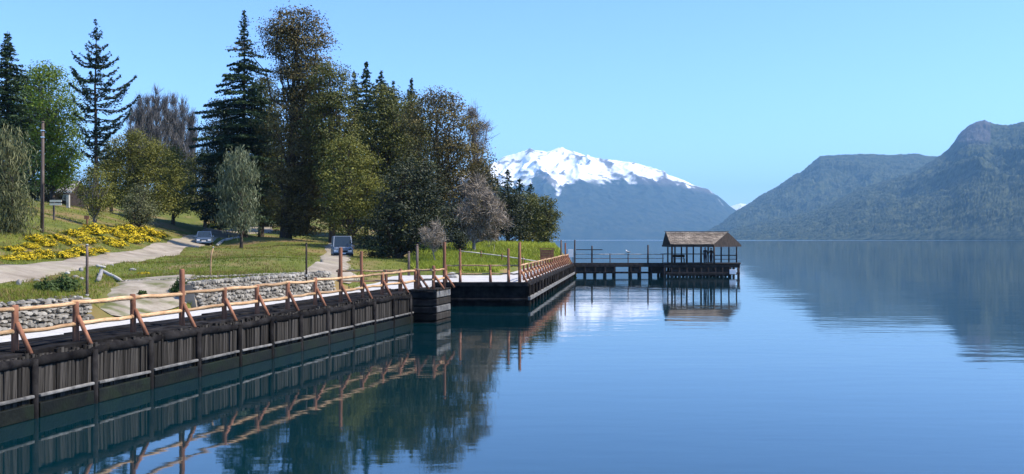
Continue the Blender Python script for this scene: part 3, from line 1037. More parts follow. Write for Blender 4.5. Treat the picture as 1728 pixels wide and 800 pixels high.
# shelter: splayed gable roof on posts over a platform
SD = 108.0
sh = empty('boat_shelter', (20.3, SD + 2.6, DECK), 'open shelter with brown shingled gable roof on posts over the lake', 'shelter')
plat = empty('shelter_platform', (20.3, SD + 2.6, 0), 'dark piled timber platform under the roofed shelter', 'platform')
def sx(px, D): return (px - CX) * D / F
pl = [(sx(1120, SD), SD), (sx(1249, SD), SD), (sx(1250, SD + 5.2), SD + 5.2), (sx(1118, SD + 5.2), SD + 5.2)]
MB().poly(ring(pl, DECK - .14), ring(pl, DECK)).build('deck', M['oldplank'], plat)
for yy in (SD + .15, SD + 5.0):
    MB().beam((pl[0][0], yy, DECK - .28), (pl[1][0], yy, DECK - .28), .22, .34).build('edge_beam', M['darkwood'], plat, bevel=.02)
    MB().beam((pl[0][0] + .2, yy, .38), (pl[1][0], yy, .38), .22, .26).build('lower_beam', M['darkwood'], plat, bevel=.02)
for xx in (pl[0][0] + .15, pl[1][0] - .15):
    MB().beam((xx, SD + .3, DECK - .28), (xx, SD + 4.9, DECK - .28), .22, .3).build('edge_beam', M['darkwood'], plat, bevel=.02)
for px in (1122, 1134, 1147, 1160, 1172, 1184, 1196, 1208, 1220, 1233, 1247):
    for yy in (SD + .22, SD + 2.6, SD + 4.9):
        x = sx(px, SD)
        MB().tube([(x, yy, -1.2), (x, yy, DECK - .14)], [.15, .14], 8).build('pile', M['darkwood'], plat, smooth=True)
for k, (pa, pb) in enumerate(((1131, 1160), (1160, 1184), (1184, 1208), (1208, 1233))):
    MB().box((sx((pa + pb) / 2, SD), SD + .34, .62), (sx(pb, SD) - sx(pa, SD), .08, 1.05)).build('skirt_board', M['darkwood'], plat)
MB().box((sx(1236.5, SD), SD - .04, .56), (.72, .12, .50)).build('white_board', M['white'], plat, bevel=.02)

EV, RG = CZ - (414 - HY) * SD / F, CZ - (394.5 - HY) * SD / F + .1
De, Dm, Df = SD + .1, SD + 2.6, SD + 5.1
NLx, NRx = sx(1131, De), sx(1204, De)
RLx, RRx = sx(1123, Dm), sx(1228, Dm)
FLx, FRx = sx(1118, Df), sx(1250, Df)
A_, B_, C_, D_ = v3(NLx, De, EV), v3(NRx, De, EV), v3(RRx, Dm, RG), v3(RLx, Dm, RG)
E_, G_ = v3(FRx, Df, EV), v3(FLx, Df, EV)
up = Vector((0, 0, .10))
MB().poly([A_, B_, C_, D_], [A_ + up, B_ + up, C_ + up, D_ + up]).build('roof_boards', M['darkwood'], sh)
MB().poly([E_, G_, D_, C_], [E_ + up, G_ + up, D_ + up, C_ + up]).build('roof_boards', M['darkwood'], sh)
# shingle courses, staggered tiles proud of the boards
for (a, b, c, d) in ((A_, B_, C_, D_), (E_, G_, D_, C_)):
    nrm = (b - a).cross(d - a).normalized()
    if nrm.z < 0: nrm = -nrm
    courses = 9
    for i in range(courses):
        k0, k1 = i / courses, min(1, (i + 1.15) / courses)
        L0, R0 = a.lerp(d, k0), b.lerp(c, k0)
        L1, R1 = a.lerp(d, k1), b.lerp(c, k1)
        m = MB()
        nn = 13
        st = (i % 2) * .5
        for j in range(nn + 1):
            u0, u1 = max(0, (j - st) / nn), min(1, (j + 1 - st) / nn)
            if u1 - u0 < .01: continue
            g_ = .006
            lo, hi = .125 + rnd.uniform(0, .05), .105
            q = [L0.lerp(R0, u0 + g_), L0.lerp(R0, u1), L1.lerp(R1, u1), L1.lerp(R1, u0 + g_)]
            m.poly([q[0] + nrm * .1, q[1] + nrm * .1, q[2] + nrm * .1, q[3] + nrm * .1], [q[0] + nrm * lo, q[1] + nrm * lo, q[2] + nrm * hi, q[3] + nrm * hi])
        o = m.build('shingle_course', M['shingle'], sh); o['kind'] = 'stuff'
MB().beam(D_ + Vector((-.1, 0, .16)), C_ + Vector((.1, 0, .16)), .22, .08).build('ridge_cap', M['shingle'], sh)
for tri in ((B_, E_, C_), (G_, A_, D_)):
    m = MB()
    ctr = (tri[0] + tri[1]) / 2
    dirn = (tri[1] - tri[0]).normalized()
    inn = Vector((-dirn.y, dirn.x, 0)) * .06
    m.poly([p for p in tri], [p + inn for p in tri]).build('gable_boards', M['darkwood'], sh)
for a, b in ((A_, B_), (G_, E_), (B_, E_), (A_, G_)):
    MB().beam(a + Vector((0, 0, -.08)), b + Vector((0, 0, -.08)), .16, .2).build('eave_beam', M['darkwood'], sh)
for px, D in ((1134, De + .1), (1159, De + .1), (1183, De + .1), (1205, De + .1), (1127, Df - .15), (1139, Df - .15), (1150, Df - .15), (1170, Df - .15), (1195, Df - .15), (1217, Df - .15), (1230, Df - .15), (1243, Df - .15)):
    x = sx(px, D)
    MB().tube([(x, D, DECK - .02), (x, D, EV)], [.11 if D < Df - 1 else .085, .1 if D < Df - 1 else .08], 8).build('roof_post', M['darkwood'], sh, smooth=True)
MB().beam((sx(1114, Df), Df - .12, DECK + .95), (sx(1190, Df), Df - .12, DECK + .95), .08, .1).build('hand_rail', M['darkwood'], sh)
MB().beam((sx(1206, Df), Df - .12, DECK + .80), (sx(1243, Df), Df - .12, DECK + .80), .08, .1).build('hand_rail', M['darkwood'], sh)
MB().beam((sx(1206, Df), Df - .12, DECK + .36), (sx(1243, Df), Df - .12, DECK + .36), .06, .08).build('hand_rail', M['waler'], sh)
# bench and crate on the platform
be = empty('bench', (sx(1146, SD + 3), SD + 3, DECK), 'dark wooden bench under the shelter roof', 'bench')
bx_, by_ = be.location.x, be.location.y
MB().box((bx_, by_, DECK + .45), (1.3, .4, .06)).build('seat', M['darkwood'], be)
MB().box((bx_, by_ + .2, DECK + .75), (1.3, .05, .28)).build('backrest', M['darkwood'], be)
for s in (-1, 1):
    MB().box((bx_ + s * .55, by_, DECK + .21), (.08, .36, .42)).build('leg', M['darkwood'], be)
    MB().box((bx_ + s * .55, by_ + .2, DECK + .65), (.06, .05, .5)).build('back_support', M['darkwood'], be)

# ------------------------------------------------------------------ trees
def unit(a):
    return a / (np.linalg.norm(a, axis=-1, keepdims=True) + 1e-9)


def cards(C, N, length, width, rg, tint):
    "one rhombic leaf per centre C, facing roughly N"
    n = len(C)
    N = unit(N)
    t = unit(np.cross(N, rg.normal(size=(n, 3))))
    b = np.cross(N, t)
    l = (length * rg.uniform(.7, 1.3, n))[:, None] * .5
    w_ = (width * rg.uniform(.7, 1.3, n))[:, None] * .5
    V = np.stack([C - t * l, C + b * w_ - t * l * .1, C + t * l, C - b * w_ - t * l * .1], 1)
    return V.reshape(-1, 3), np.repeat(tint, 4)


def slivers(C, T, length, width, rg, tint):
    "one thin twig per centre C along T"
    n = len(C)
    T = unit(T)
    b = unit(np.cross(T, rg.normal(size=(n, 3))))
    l = (length * rg.uniform(.6, 1.4, n))[:, None] * .5
    w_ = (width * rg.uniform(.7, 1.3, n))[:, None] * .5
    V = np.stack([C - T * l - b * w_, C - T * l + b * w_, C + T * l + b * w_ * .4, C + T * l - b * w_ * .4], 1)
    return V.reshape(-1, 3), np.repeat(tint, 4)


def limb_tubes(m, a, b, r0, r1, rg, n=5, bend=.12):
    a, b = Vector(a), Vector(b)
    L_ = (b - a).length
    k = 4
    ps, rs = [], []
    for i in range(k):
        f = i / (k - 1)
        p = a.lerp(b, f) + Vector((0, 0, -bend * L_ * math.sin(math.pi * f) * .6))
        if 0 < i < k - 1:
            p += Vector(rg.normal(size=3)) * (L_ * .05)
        ps.append(p); rs.append(r0 + (r1 - r0) * f)
    m.tube(ps, rs, n, cap=False)


class Prof:
    "crown outline: rows of (photo y, left px, right px) at depth D, made into metres about the trunk"
    def __init__(self, rows, D, cx, depth=1.0):
        self.z = np.array([CZ - (r[0] - HY) * D / F for r in rows])[::-1]
        self.l = np.array([(cx - r[1]) * D / F for r in rows])[::-1]
        self.r = np.array([(r[2] - cx) * D / F for r in rows])[::-1]
        self.depth = depth

    def ext(self, z):
        return np.interp(z, self.z, self.l), np.interp(z, self.z, self.r)

    def area(self):
        w_ = self.l + self.r
        return float(np.sum((w_[1:] + w_[:-1]) / 2 * np.diff(self.z)))


def tree_root(name, label, px, D, py=None, cat='tree', group=None):
    x = (px - CX) * D / F
    zg = g1(x, D)
    return empty(name, Vector((x, D, zg)), label, cat, group)


def broadleaf(label, px, D, rows, mat, seed, leaf=.36, lw=.5, clump=1.5, flat=.55, dens=1.0, bark=None, trunk_r=.25, name='broadleaf_tree', lean=0.0, shell=.55, droop=0.0, up=.6, depth=.9, holes=.0, extra=(), cat='tree', group=None, hang=0.0, fill=5.2):
    leaf *= .66
    rg = np.random.default_rng(seed)
    root = tree_root(name, label, px, D, cat=cat, group=group)
    pr = Prof(rows, D, px, depth)
    bx0, by0, bz0 = root.location
    A = pr.area()
    # clumps fill the crown, thicker towards its skin
    vol_n = int(max(10, A / (clump * clump * flat ** .5) * fill))
    zz = np.linspace(pr.z[0], pr.z[-1], 80)
    l, r_ = pr.ext(zz)
    wgt = (l + r_) + .25 * clump
    cdf = np.cumsum(wgt) / wgt.sum()
    z = np.interp(rg.random(vol_n), cdf, zz)
    l, r_ = pr.ext(z)
    mid, half = (r_ - l) / 2, (r_ + l) / 2
    ph = rg.uniform(0, 2 * math.pi, vol_n)
    rad = shell + (1 - shell) * rg.random(vol_n) ** .7
    lobe = .74 + .52 * vnoise(ph * 1.1 + seed * 3.7, z * (.9 / clump) + seed, seed) + .10 * rg.normal(size=vol_n)
    half = half * np.clip(lobe, .5, 1.2)
    inner = rg.random(vol_n) < .3
    rad = np.where(inner, rg.random(vol_n) ** .5 * shell, rad)
    cl = clump * rg.uniform(.55, 1.25, vol_n)
    hx = np.maximum(half * 1.06 - cl * .30, .1)
    hy = np.maximum((half * depth) - cl * .3, .1)
    C = np.stack([mid + np.cos(ph) * rad * hx, np.sin(ph) * rad * hy, z - bz0 - cl * flat * .3], -1)
    for ex, ey, er in extra:
        q = np.array([[(ex - px) * D / F, rg.uniform(-1, 1), CZ - (ey - HY) * D / F - bz0]])
        C = np.r_[C, q]; cl = np.r_[cl, er * D / F]
    n_leaf = np.maximum(20, (cl ** 2 * flat ** .5 * 2.3 * dens / (leaf * leaf * lw))).astype(int)
    tot = int(n_leaf.sum())
    ci = np.repeat(np.arange(len(C)), n_leaf)
    d = unit(rg.normal(size=(tot, 3)))
    rr = rg.random(tot) ** .45
    lump = 1 + .35 * np.sin(d[:, 0] * 5 + ci) * np.cos(d[:, 1] * 4 + 2 * ci)
    off = d * (rr * cl[ci] * lump)[:, None]
    off[:, 2] *= flat
    if droop:
        off[:, 2] -= droop * (off[:, 0] ** 2 + off[:, 1] ** 2) / cl[ci]
    Pn = C[ci] + off
    N = d * .8 + rg.normal(size=(tot, 3)) * .55
    N[:, 2] += up
    tone = np.clip(.36 + .22 * rg.normal(size=len(C)), 0, 1)
    tint = np.clip(tone[ci] + .16 * rg.normal(size=tot), 0, 1)
    if hang:
        V, tt = slivers(Pn, np.stack([rg.normal(size=tot) * .45, rg.normal(size=tot) * .45, -np.ones(tot)], -1), leaf * 1.5, leaf * lw, rg, tint)
    else:
        V, tt = cards(Pn, N, leaf, leaf * lw, rg, tint)
    me = np_mesh('crown', V, 4, tint=tt)
    link('crown', me, mat, root)
    # trunk and limbs
    m = MB()
    zt = pr.z[-1] - bz0
    topx = (pr.r[-1] - pr.l[-1]) / 2
    ps, rs = [], []
    for k in range(7):
        f = k / 6
        ps.append((topx * f * .8 + lean * math.sin(math.pi * f) + (rg.normal() * .12 if 0 < k else 0), rg.normal() * .12 if k else 0, -.35 + (zt * .9 + .35) * f))
        rs.append(trunk_r * (1.25 if k == 0 else (1 - .88 * f)))
    m.tube(ps, rs, 9, cap=False)
    order = rg.permutation(len(C))[:min(len(C), 46)]
    for i in order:
        c = C[i]
        f = np.clip((c[2] * rg.uniform(.45, .8)) / max(zt, .1), .08, .85)
        kk = f * 6
        k0 = int(min(5, kk)); a = Vector(ps[k0]).lerp(Vector(ps[k0 + 1]), kk - k0)
        limb_tubes(m, a, c, trunk_r * (.42 - .3 * f), .03, rg)
    o = link('trunk', m.mesh('trunk', smooth=True), bark or M['bark'], root)
    return root


def conifer(label, px, D, rows, mat, seed, leaf=.34, spacing=.75, sweep=.0, droop=.18, dens=1.0, name='conifer', bark=None, trunk_r=.28, per=7, ragged=.25, cat='tree', group=None, fan=.30, skip=0.0):
    rg = np.random.default_rng(seed)
    root = tree_root(name, label, px, D, cat=cat, group=group)
    pr = Prof(rows, D, px)
    bz0 = root.location.z
    m = MB()
    z0, z1 = pr.z[0], pr.z[-1]
    ps = [(rg.normal() * .05 if k else 0, rg.normal() * .05 if k else 0, -.35 + (z1 - bz0 + .35) * k / 6) for k in range(7)]
    m.tube(ps, [trunk_r * (1.2 if k == 0 else 1 - .93 * k / 6) for k in range(7)], 8, cap=False)
    Cs, Ns, Ts = [], [], []
    z = z0
    while z < z1 - .1:
        l, r_ = pr.ext(z)
        mean = (l + r_) / 2
        nb = max(4, int(per * rg.uniform(.8, 1.2)))
        a0 = rg.uniform(0, 6.28)
        for b in range(nb):
            if rg.random() < skip: continue
            ph = a0 + 2 * math.pi * b / nb + rg.normal() * .15
            c, s = math.cos(ph), math.sin(ph)
            R_ = (r_ if c > 0 else l) * abs(c) + mean * (1 - abs(c))
            R_ = max(.18, R_ * 1.08 * rg.uniform(1 - ragged * 1.2, 1 + ragged * .5))
            zb = z + rg.normal() * spacing * .25 - bz0
            n = max(6, int(R_ * R_ * fan * 9 * dens / (leaf * leaf) * .32 + R_ * 8 * dens))
            u = rg.random(n) ** .75
            lat = rg.normal(size=n) * fan * R_ * (1.05 - u) * .62 + rg.normal(size=n) * .06
            x = c * R_ * u - s * lat; y = s * R_ * u + c * lat
            zz = zb - droop * R_ * u + sweep * R_ * u ** 2.4 + rg.normal(size=n) * .07 - np.abs(lat) * .15
            Cs.append(np.stack([x, y, zz], -1))
            nn = rg.normal(size=(n, 3)) * .5; nn[:, 2] += 1.0
            Ns.append(nn)
            Ts.append(np.clip(np.full(n, .45 + .15 * rg.normal()) + .15 * rg.normal(size=n) + .25 * (u - .5), 0, 1))
            if R_ > .9:
                m.tube([(0, 0, zb), (c * R_ * .5, s * R_ * .5, zb - droop * R_ * .5 + sweep * R_ * .19), (c * R_ * .9, s * R_ * .9, zb - droop * R_ * .9 + sweep * R_ * .78)], [.06, .04, .015], 4, cap=False)
        z += spacing * rg.uniform(.75, 1.25) * (1.0 if z < z1 - 3 else .7)
    V, tt = cards(np.concatenate(Cs), np.concatenate(Ns), leaf, leaf * .45, rg, np.concatenate(Ts))
    link('crown', np_mesh('crown', V, 4, tint=tt), mat, root)
    link('trunk', m.mesh('trunk', smooth=True), bark or M['bark'], root)
    return root


def twiggy(label, px, D, rows, mat, seed, n=4200, length=.9, width=.05, upr=.8, name='bare_tree', bark=None, trunk_r=.15, cat='tree', group=None, spread=.9, clumps=60):
    rg = np.random.default_rng(seed)
    root = tree_root(name, label, px, D, cat=cat, group=group)
    pr = Prof(rows, D, px)
    bz0 = root.location.z
    zz = np.linspace(pr.z[0], pr.z[-1], 60)
    l, r_ = pr.ext(zz)
    cdf = np.cumsum(l + r_ + .1); cdf /= cdf[-1]
    zc = np.interp(rg.random(clumps), cdf, zz)
    l, r_ = pr.ext(zc)
    ph = rg.uniform(0, 6.28, clumps); rad = rg.random(clumps) ** .5 * .9
    C = np.stack([(r_ - l) / 2 + np.cos(ph) * rad * (l + r_) / 2, np.sin(ph) * rad * (l + r_) / 2, zc - bz0], -1)
    ci = rg.integers(0, clumps, n)
    cr_ = (pr.area() / clumps) ** .5 * spread
    q = C[ci] + rg.normal(size=(n, 3)) * cr_ * .55
    T = unit(q - np.array([0, 0, 0]) * 1.0 - C[ci]) * .7 + rg.normal(size=(n, 3)) * .35
    T[:, 2] += upr
    V, tt = slivers(q, T, length, width, rg, np.clip(.5 + .2 * rg.normal(size=n), 0, 1))
    link('twigs', np_mesh('twigs', V, 4, tint=tt), mat, root)
    m = MB()
    zt = pr.z[-1] - bz0
    ps = [((rg.normal() * .08 if k else 0), (rg.normal() * .08 if k else 0), -.3 + (zt * .92 + .3) * k / 5) for k in range(6)]
    m.tube(ps, [trunk_r * (1 - .9 * k / 5) for k in range(6)], 7, cap=False)
    for i in range(min(clumps, 44)):
        f = np.clip(C[i][2] / zt * .7, .05, .9)
        kk = f * 5; k0 = int(min(4, kk))
        limb_tubes(m, Vector(ps[k0]).lerp(Vector(ps[k0 + 1]), kk - k0), C[i], trunk_r * .35, .02, rg, 4, bend=-.05)
    link('trunk', m.mesh('trunk', smooth=True), bark or M['greybark'], root)
    return root


LM = {
    'spruce': leaf_mat('needles_dark', (0.018, 0.041, 0.021), (0.064, 0.101, 0.041), .12),
    'fir': leaf_mat('needles_blue_green', (0.012, 0.031, 0.022), (0.041, 0.074, 0.043), .10),
    'bright': leaf_mat('leaves_bright_green', (0.088, 0.144, 0.015), (0.239, 0.319, 0.039), .35),
    'olive': leaf_mat('leaves_olive', (0.087, 0.095, 0.016), (0.271, 0.260, 0.052), .28),
    'coihue': leaf_mat('leaves_brown_olive', (0.057, 0.050, 0.016), (0.217, 0.167, 0.053), .20),
    'coihue2': leaf_mat('leaves_olive_dark', (0.052, 0.062, 0.013), (0.203, 0.198, 0.043), .22),
    'shade': leaf_mat('leaves_shaded_green', (0.014, 0.022, 0.010), (0.070, 0.077, 0.028), .12),  # leaf colour darkened to stand for foliage in shade
    'silver': leaf_mat('leaves_silver_green', (0.088, 0.109, 0.051), (0.239, 0.258, 0.145), .25),
    'willow': leaf_mat('leaves_willow', (0.077, 0.086, 0.033), (0.232, 0.232, 0.105), .28),
    'twig': leaf_mat('bare_twigs_grey', (0.150, 0.120, 0.090), (0.375, 0.312, 0.235), .0),
    'browntwig': leaf_mat('bare_twigs_brown', (0.09, 0.07, 0.05), (0.24, 0.19, 0.15), .0),
    'poplar': leaf_mat('budding_poplar_twigs', (0.063, 0.059, 0.059), (0.171, 0.160, 0.148), .0),
    'broom': leaf_mat('broom_green', (0.060, 0.086, 0.013), (0.156, 0.184, 0.032), .25),
    'yellow': leaf_mat('broom_blossom', (0.52, 0.36, 0.012), (0.85, 0.66, 0.03), .25),
    'grass': leaf_mat('grass_blades', (0.075, 0.112, 0.008), (0.213, 0.238, 0.025), .35),
    'drygrass': leaf_mat('dry_grass_blades', (0.143, 0.100, 0.032), (0.286, 0.210, 0.072), .3),
    'reed': leaf_mat('fresh_reed_blades', (0.187, 0.232, 0.022), (0.442, 0.480, 0.061), .4),
    'bushgreen': leaf_mat('bush_green', (0.035, 0.060, 0.014), (0.10, 0.15, 0.035), .3),
}

# --- left hillside
conifer('dark conifer cut by the left edge of the photo', 12, 95, [(52, 10, 15), (75, 3, 24), (110, -8, 36), (160, -20, 46), (230, -32, 52), (320, -38, 56)], LM['spruce'], 1, spacing=.5, ragged=.4, per=9, dens=1.7, fan=.4)
broadleaf('bright green leafy tree between the dark conifer and the fir', 90, 108, [(103, 62, 92), (122, 42, 116), (150, 36, 136), (190, 34, 146), (230, 40, 148), (270, 48, 142), (310, 62, 130)], LM['bright'], 2, clump=1.3, leaf=.40, flat=.6, dens=.75, shell=.6)
conifer('tall dark fir with upswept tiered branches', 162, 104, [(38, 161, 163), (60, 154, 171), (85, 143, 184), (110, 128, 194), (130, 117, 203), (150, 116, 226), (162, 120, 243), (185, 128, 228), (215, 134, 212), (250, 138, 196), (285, 146, 182)], LM['fir'], 3, spacing=1.25, sweep=.62, droop=.22, per=7, ragged=.18, fan=.30, leaf=.38, dens=1.7, name='fir_tree')
for k, (x, ty, hw) in enumerate([(222, 176, 8), (236, 163, 8), (250, 155, 9), (264, 150, 9), (279, 162, 8), (293, 158, 9), (308, 165, 10), (323, 186, 9)]):
    ordn = ['first', 'second', 'third', 'fourth', 'fifth', 'sixth', 'seventh', 'last'][k]
    twiggy(ordn + ' grey leafless poplar from the left in the distant row', x, 190 + 2 * k, [(ty, x - 1, x + 1), (ty + 22, x - hw * .7, x + hw * .7), (ty + 60, x - hw, x + hw), (ty + 120, x - hw, x + hw), (ty + 150, x - hw * .6, x + hw * .6)], LM['poplar'], 40 + k, n=3000, length=1.5, width=.075, upr=1.6, name='poplar', trunk_r=.22, group='poplars in the distant row', clumps=70, spread=1.0)
broadleaf('pale willow-like small tree at the left edge above the broom', 12, 60, [(225, 6, 24), (245, -6, 36), (280, -16, 46), (315, -18, 48), (350, -16, 44), (376, -8, 36)], LM['willow'], 5, clump=1.15, fill=3.0, leaf=.30, lw=.30, flat=1.0, droop=.35, dens=.8, trunk_r=.13, hang=1, name='willow_tree')
broadleaf('wide rounded olive-green tree below the poplars', 240, 112, [(222, 208, 246), (240, 190, 270), (262, 180, 292), (295, 176, 308), (325, 182, 314), (352, 200, 306)], LM['olive'], 6, clump=1.25, leaf=.36, lw=.4, flat=.75, dens=.9, name='olive_green_tree', depth=.7)
broadleaf('slim small tree with pale trunk below the fir', 160, 82, [(280, 150, 170), (298, 136, 186), (325, 132, 192), (345, 140, 184), (356, 150, 172)], LM['olive'], 7, clump=.75, leaf=.28, lw=.4, flat=.8, dens=.8, trunk_r=.14, bark=M['greybark'], name='small_tree')
broadleaf('low silvery sapling right of the slim small tree', 235, 92, [(312, 226, 246), (330, 208, 262), (352, 204, 268), (368, 214, 256), (376, 224, 246)], LM['willow'], 8, clump=.75, leaf=.28, lw=.4, flat=.8, dens=.8, trunk_r=.12, name='small_tree')
broadleaf('small dark olive tree beside the yellow broom up the road', 345, 150, [(254, 330, 356), (275, 314, 368), (310, 310, 376), (340, 316, 372), (358, 326, 362)], LM['coihue2'], 9, clump=1.2, leaf=.4, flat=.75, dens=.9, trunk_r=.25, name='small_tree')
broadleaf('silver-green weeping small tree on the grass island', 407, 96, [(244, 401, 413), (258, 388, 424), (280, 370, 440), (310, 363, 446), (345, 364, 448), (370, 374, 440), (384, 388, 424)], LM['silver'], 10, clump=1.35, fill=2.7, leaf=.34, lw=.40, flat=.95, droop=.4, dens=.75, trunk_r=.16, hang=1, name='weeping_tree')
# --- the big grove
conifer('tall ragged conifer spire left of the great tree', 412, 124, [(17, 411, 413), (40, 404, 420), (70, 396, 428), (110, 380, 446), (150, 362, 458), (200, 346, 468), (260, 336, 474), (320, 336, 472), (375, 345, 465)], LM['spruce'], 11, spacing=.62, droop=.14, ragged=.6, per=9, dens=1.7, leaf=.40, trunk_r=.4, skip=.25, fan=.42)
broadleaf('tallest great tree with brownish tiered crown', 482, 114, [(11, 488, 522), (24, 458, 536), (45, 446, 546), (70, 452, 556), (88, 456, 560), (104, 462, 545), (135, 456, 560), (180, 448, 575), (240, 442, 590), (300, 442, 590), (350, 452, 575), (385, 462, 540)], LM['coihue'], 12, clump=1.95, leaf=.42, lw=.5, flat=.40, dens=1.0, fill=5.6, trunk_r=.62, shell=.5, extra=[(396, 82, 16), (412, 78, 18), (425, 84, 15), (440, 96, 15)], name='great_tree', depth=.8)
broadleaf('brown-olive tree leaning on the right of the great tree', 560, 110, [(104, 540, 574), (122, 526, 590), (155, 518, 602), (205, 516, 610), (250, 522, 608), (300, 535, 598), (350, 540, 600), (380, 548, 590)], LM['coihue2'], 13, clump=1.7, fill=4.4, leaf=.40, flat=.42, dens=.9, trunk_r=.35)
for k, (x, ty, D, hw) in enumerate([(598, 122, 138, 21), (618, 104, 136, 24), (643, 118, 137, 27), (664, 138, 139, 25), (694, 134, 141, 18)]):
    lab = ['leftmost conifer tip behind the brown-olive tree', 'tallest pointed conifer right of the great tree', 'bushy pointed conifer just right of the tallest tip', 'short conifer tip beside the gap in the grove', 'thin lone conifer tip above the right-hand grove tree'][k]
    conifer(lab, x, D, [(ty, x - 1, x + 1), (ty + 12, x - 5, x + 5), (ty + 30, x - hw * .55, x + hw * .55), (ty + 80, x - hw, x + hw), (ty + 160, x - hw * 1.4, x + hw * 1.4), (370, x - hw * 1.5, x + hw * 1.5)], LM['spruce'], 60 + k, spacing=.62, ragged=.45, per=8, leaf=.42, dens=1.5, fan=.4, trunk_r=.3, group='conifer tips in the grove')
broadleaf('dense olive tree in the middle of the grove', 650, 116, [(146, 634, 668), (170, 616, 686), (200, 606, 700), (230, 602, 704), (280, 606, 706), (330, 612, 700), (380, 622, 690)], LM['coihue2'], 14, clump=1.35, leaf=.42, flat=.5, dens=.95, trunk_r=.4)
broadleaf('yellowish olive tree standing forward over the parked van', 592, 98, [(232, 566, 606), (252, 550, 626), (285, 540, 642), (320, 540, 648), (355, 548, 640), (388, 562, 622), (405, 572, 608)], LM['olive'], 15, clump=1.1, leaf=.36, lw=.42, flat=.55, dens=.85, trunk_r=.3)
broadleaf('large rounded brown-olive tree at the right of the grove', 742, 102, [(153, 716, 758), (165, 696, 780), (190, 680, 798), (225, 672, 812), (265, 676, 816), (310, 676, 832), (350, 690, 836), (385, 705, 810)], LM['coihue'], 16, clump=1.6, fill=4.6, leaf=.38, flat=.45, dens=.9, trunk_r=.45, name='great_tree')
broadleaf('shadowed dark drooping tree with leaning trunk over the quay end', 676, 84, [(262, 676, 722), (285, 652, 742), (320, 634, 756), (360, 620, 760), (400, 610, 742), (425, 612, 690)], LM['shade'], 17, clump=1.15, leaf=.36, flat=.4, dens=1.0, trunk_r=.4, droop=.2, lean=-1.2)
twiggy('wispy bare brown treetop on the right shoulder of the grove', 800, 106, [(180, 786, 812), (196, 780, 824), (225, 784, 828), (260, 790, 820), (300, 795, 812)], LM['browntwig'], 18, n=1500, length=.95, width=.035, trunk_r=.15, clumps=40, upr=.35)
twiggy('grey leafless spreading tree at the grove edge', 800, 100, [(300, 782, 812), (322, 762, 832), (350, 748, 852), (378, 744, 862), (400, 756, 852)], LM['twig'], 19, n=12000, length=.8, width=.045, trunk_r=.2, clumps=90, upr=.25)
twiggy('small pale grey leafless shrub beside the tall crib post', 733, 80, [(376, 722, 744), (388, 710, 756), (400, 706, 760), (412, 716, 750)], LM['twig'], 20, n=1600, length=.45, width=.03, trunk_r=.06, clumps=34, upr=.4, name='bare_shrub', cat='shrub')
for k, (x, ty, D, hw) in enumerate([(838, 300, 142, 17), (857, 287, 140, 19), (877, 300, 143, 19), (895, 309, 146, 16)]):
    lab = ['dark conifer half hidden by the grey leafless tree', 'highest dark conifer on the point', 'dark conifer right of the highest one on the point', 'smallest dark conifer behind the round shore tree'][k]
    conifer(lab, x, D, [(ty, x - 2, x + 2), (ty + 16, x - hw * .6, x + hw * .6), (ty + 45, x - hw, x + hw), (ty + 90, x - hw * 1.2, x + hw * 1.2)], LM['spruce'], 80 + k, spacing=.6, ragged=.4, per=7, leaf=.4, dens=1.1, group='conifers on the point')
broadleaf('green round tree next to last on the wooded point', 886, 136, [(326, 876, 896), (345, 866, 910), (370, 862, 915), (398, 868, 908)], LM['coihue2'], 21, clump=1.1, leaf=.4, flat=.6, dens=.95, trunk_r=.2)
broadleaf('last dark rounded tree on the tip of the point', 922, 132, [(332, 912, 932), (342, 904, 940), (362, 898, 945), (385, 898, 945), (404, 904, 942)], LM['coihue2'], 22, clump=1.0, leaf=.4, flat=.6, dens=.95, trunk_r=.2)
broadleaf('small dark round bush tree before the reeds', 776, 96, [(390, 768, 784), (400, 762, 790), (412, 764, 788), (420, 770, 784)], LM['shade'], 23, clump=.5, leaf=.25, flat=.7, dens=.9, trunk_r=.07, name='small_tree')
# more of the mass
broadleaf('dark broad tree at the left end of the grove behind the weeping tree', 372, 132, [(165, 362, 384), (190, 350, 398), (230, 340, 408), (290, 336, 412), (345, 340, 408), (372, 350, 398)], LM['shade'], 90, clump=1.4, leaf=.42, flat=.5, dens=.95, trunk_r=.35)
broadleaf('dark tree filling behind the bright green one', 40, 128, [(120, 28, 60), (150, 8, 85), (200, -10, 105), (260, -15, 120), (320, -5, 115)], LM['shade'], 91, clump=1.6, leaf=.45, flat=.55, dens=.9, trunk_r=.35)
broadleaf('olive tree right of the wide rounded one', 292, 126, [(248, 282, 304), (270, 268, 318), (305, 262, 328), (335, 268, 326), (352, 278, 316)], LM['olive'], 92, clump=1.15, leaf=.38, flat=.7, dens=.9, trunk_r=.22, name='olive_green_tree')
broadleaf('olive tree under the fir left of the wide rounded one', 188, 130, [(238, 176, 200), (262, 160, 216), (300, 150, 226), (338, 156, 220)], LM['coihue2'], 93, clump=1.2, leaf=.4, flat=.7, dens=.9, trunk_r=.22, name='olive_green_tree')
broadleaf('dense dark tree filling the shore clump below the conifers', 858, 130, [(318, 846, 872), (338, 834, 884), (365, 828, 892), (395, 834, 886)], LM['shade'], 94, clump=1.1, leaf=.38, flat=.6, dens=1.0, trunk_r=.25)
broadleaf('olive tree between the last two round trees on the point', 905, 138, [(328, 895, 915), (345, 886, 924), (372, 882, 928), (402, 888, 922)], LM['coihue2'], 95, clump=1.0, leaf=.38, flat=.6, dens=1.0, trunk_r=.2)
broadleaf('dark olive tree between the spire and the great tree', 440, 128, [(128, 430, 452), (150, 418, 466), (190, 410, 476), (250, 405, 482), (320, 410, 480), (365, 420, 470)], LM['coihue2'], 96, clump=1.5, leaf=.42, flat=.45, dens=.95, trunk_r=.35)
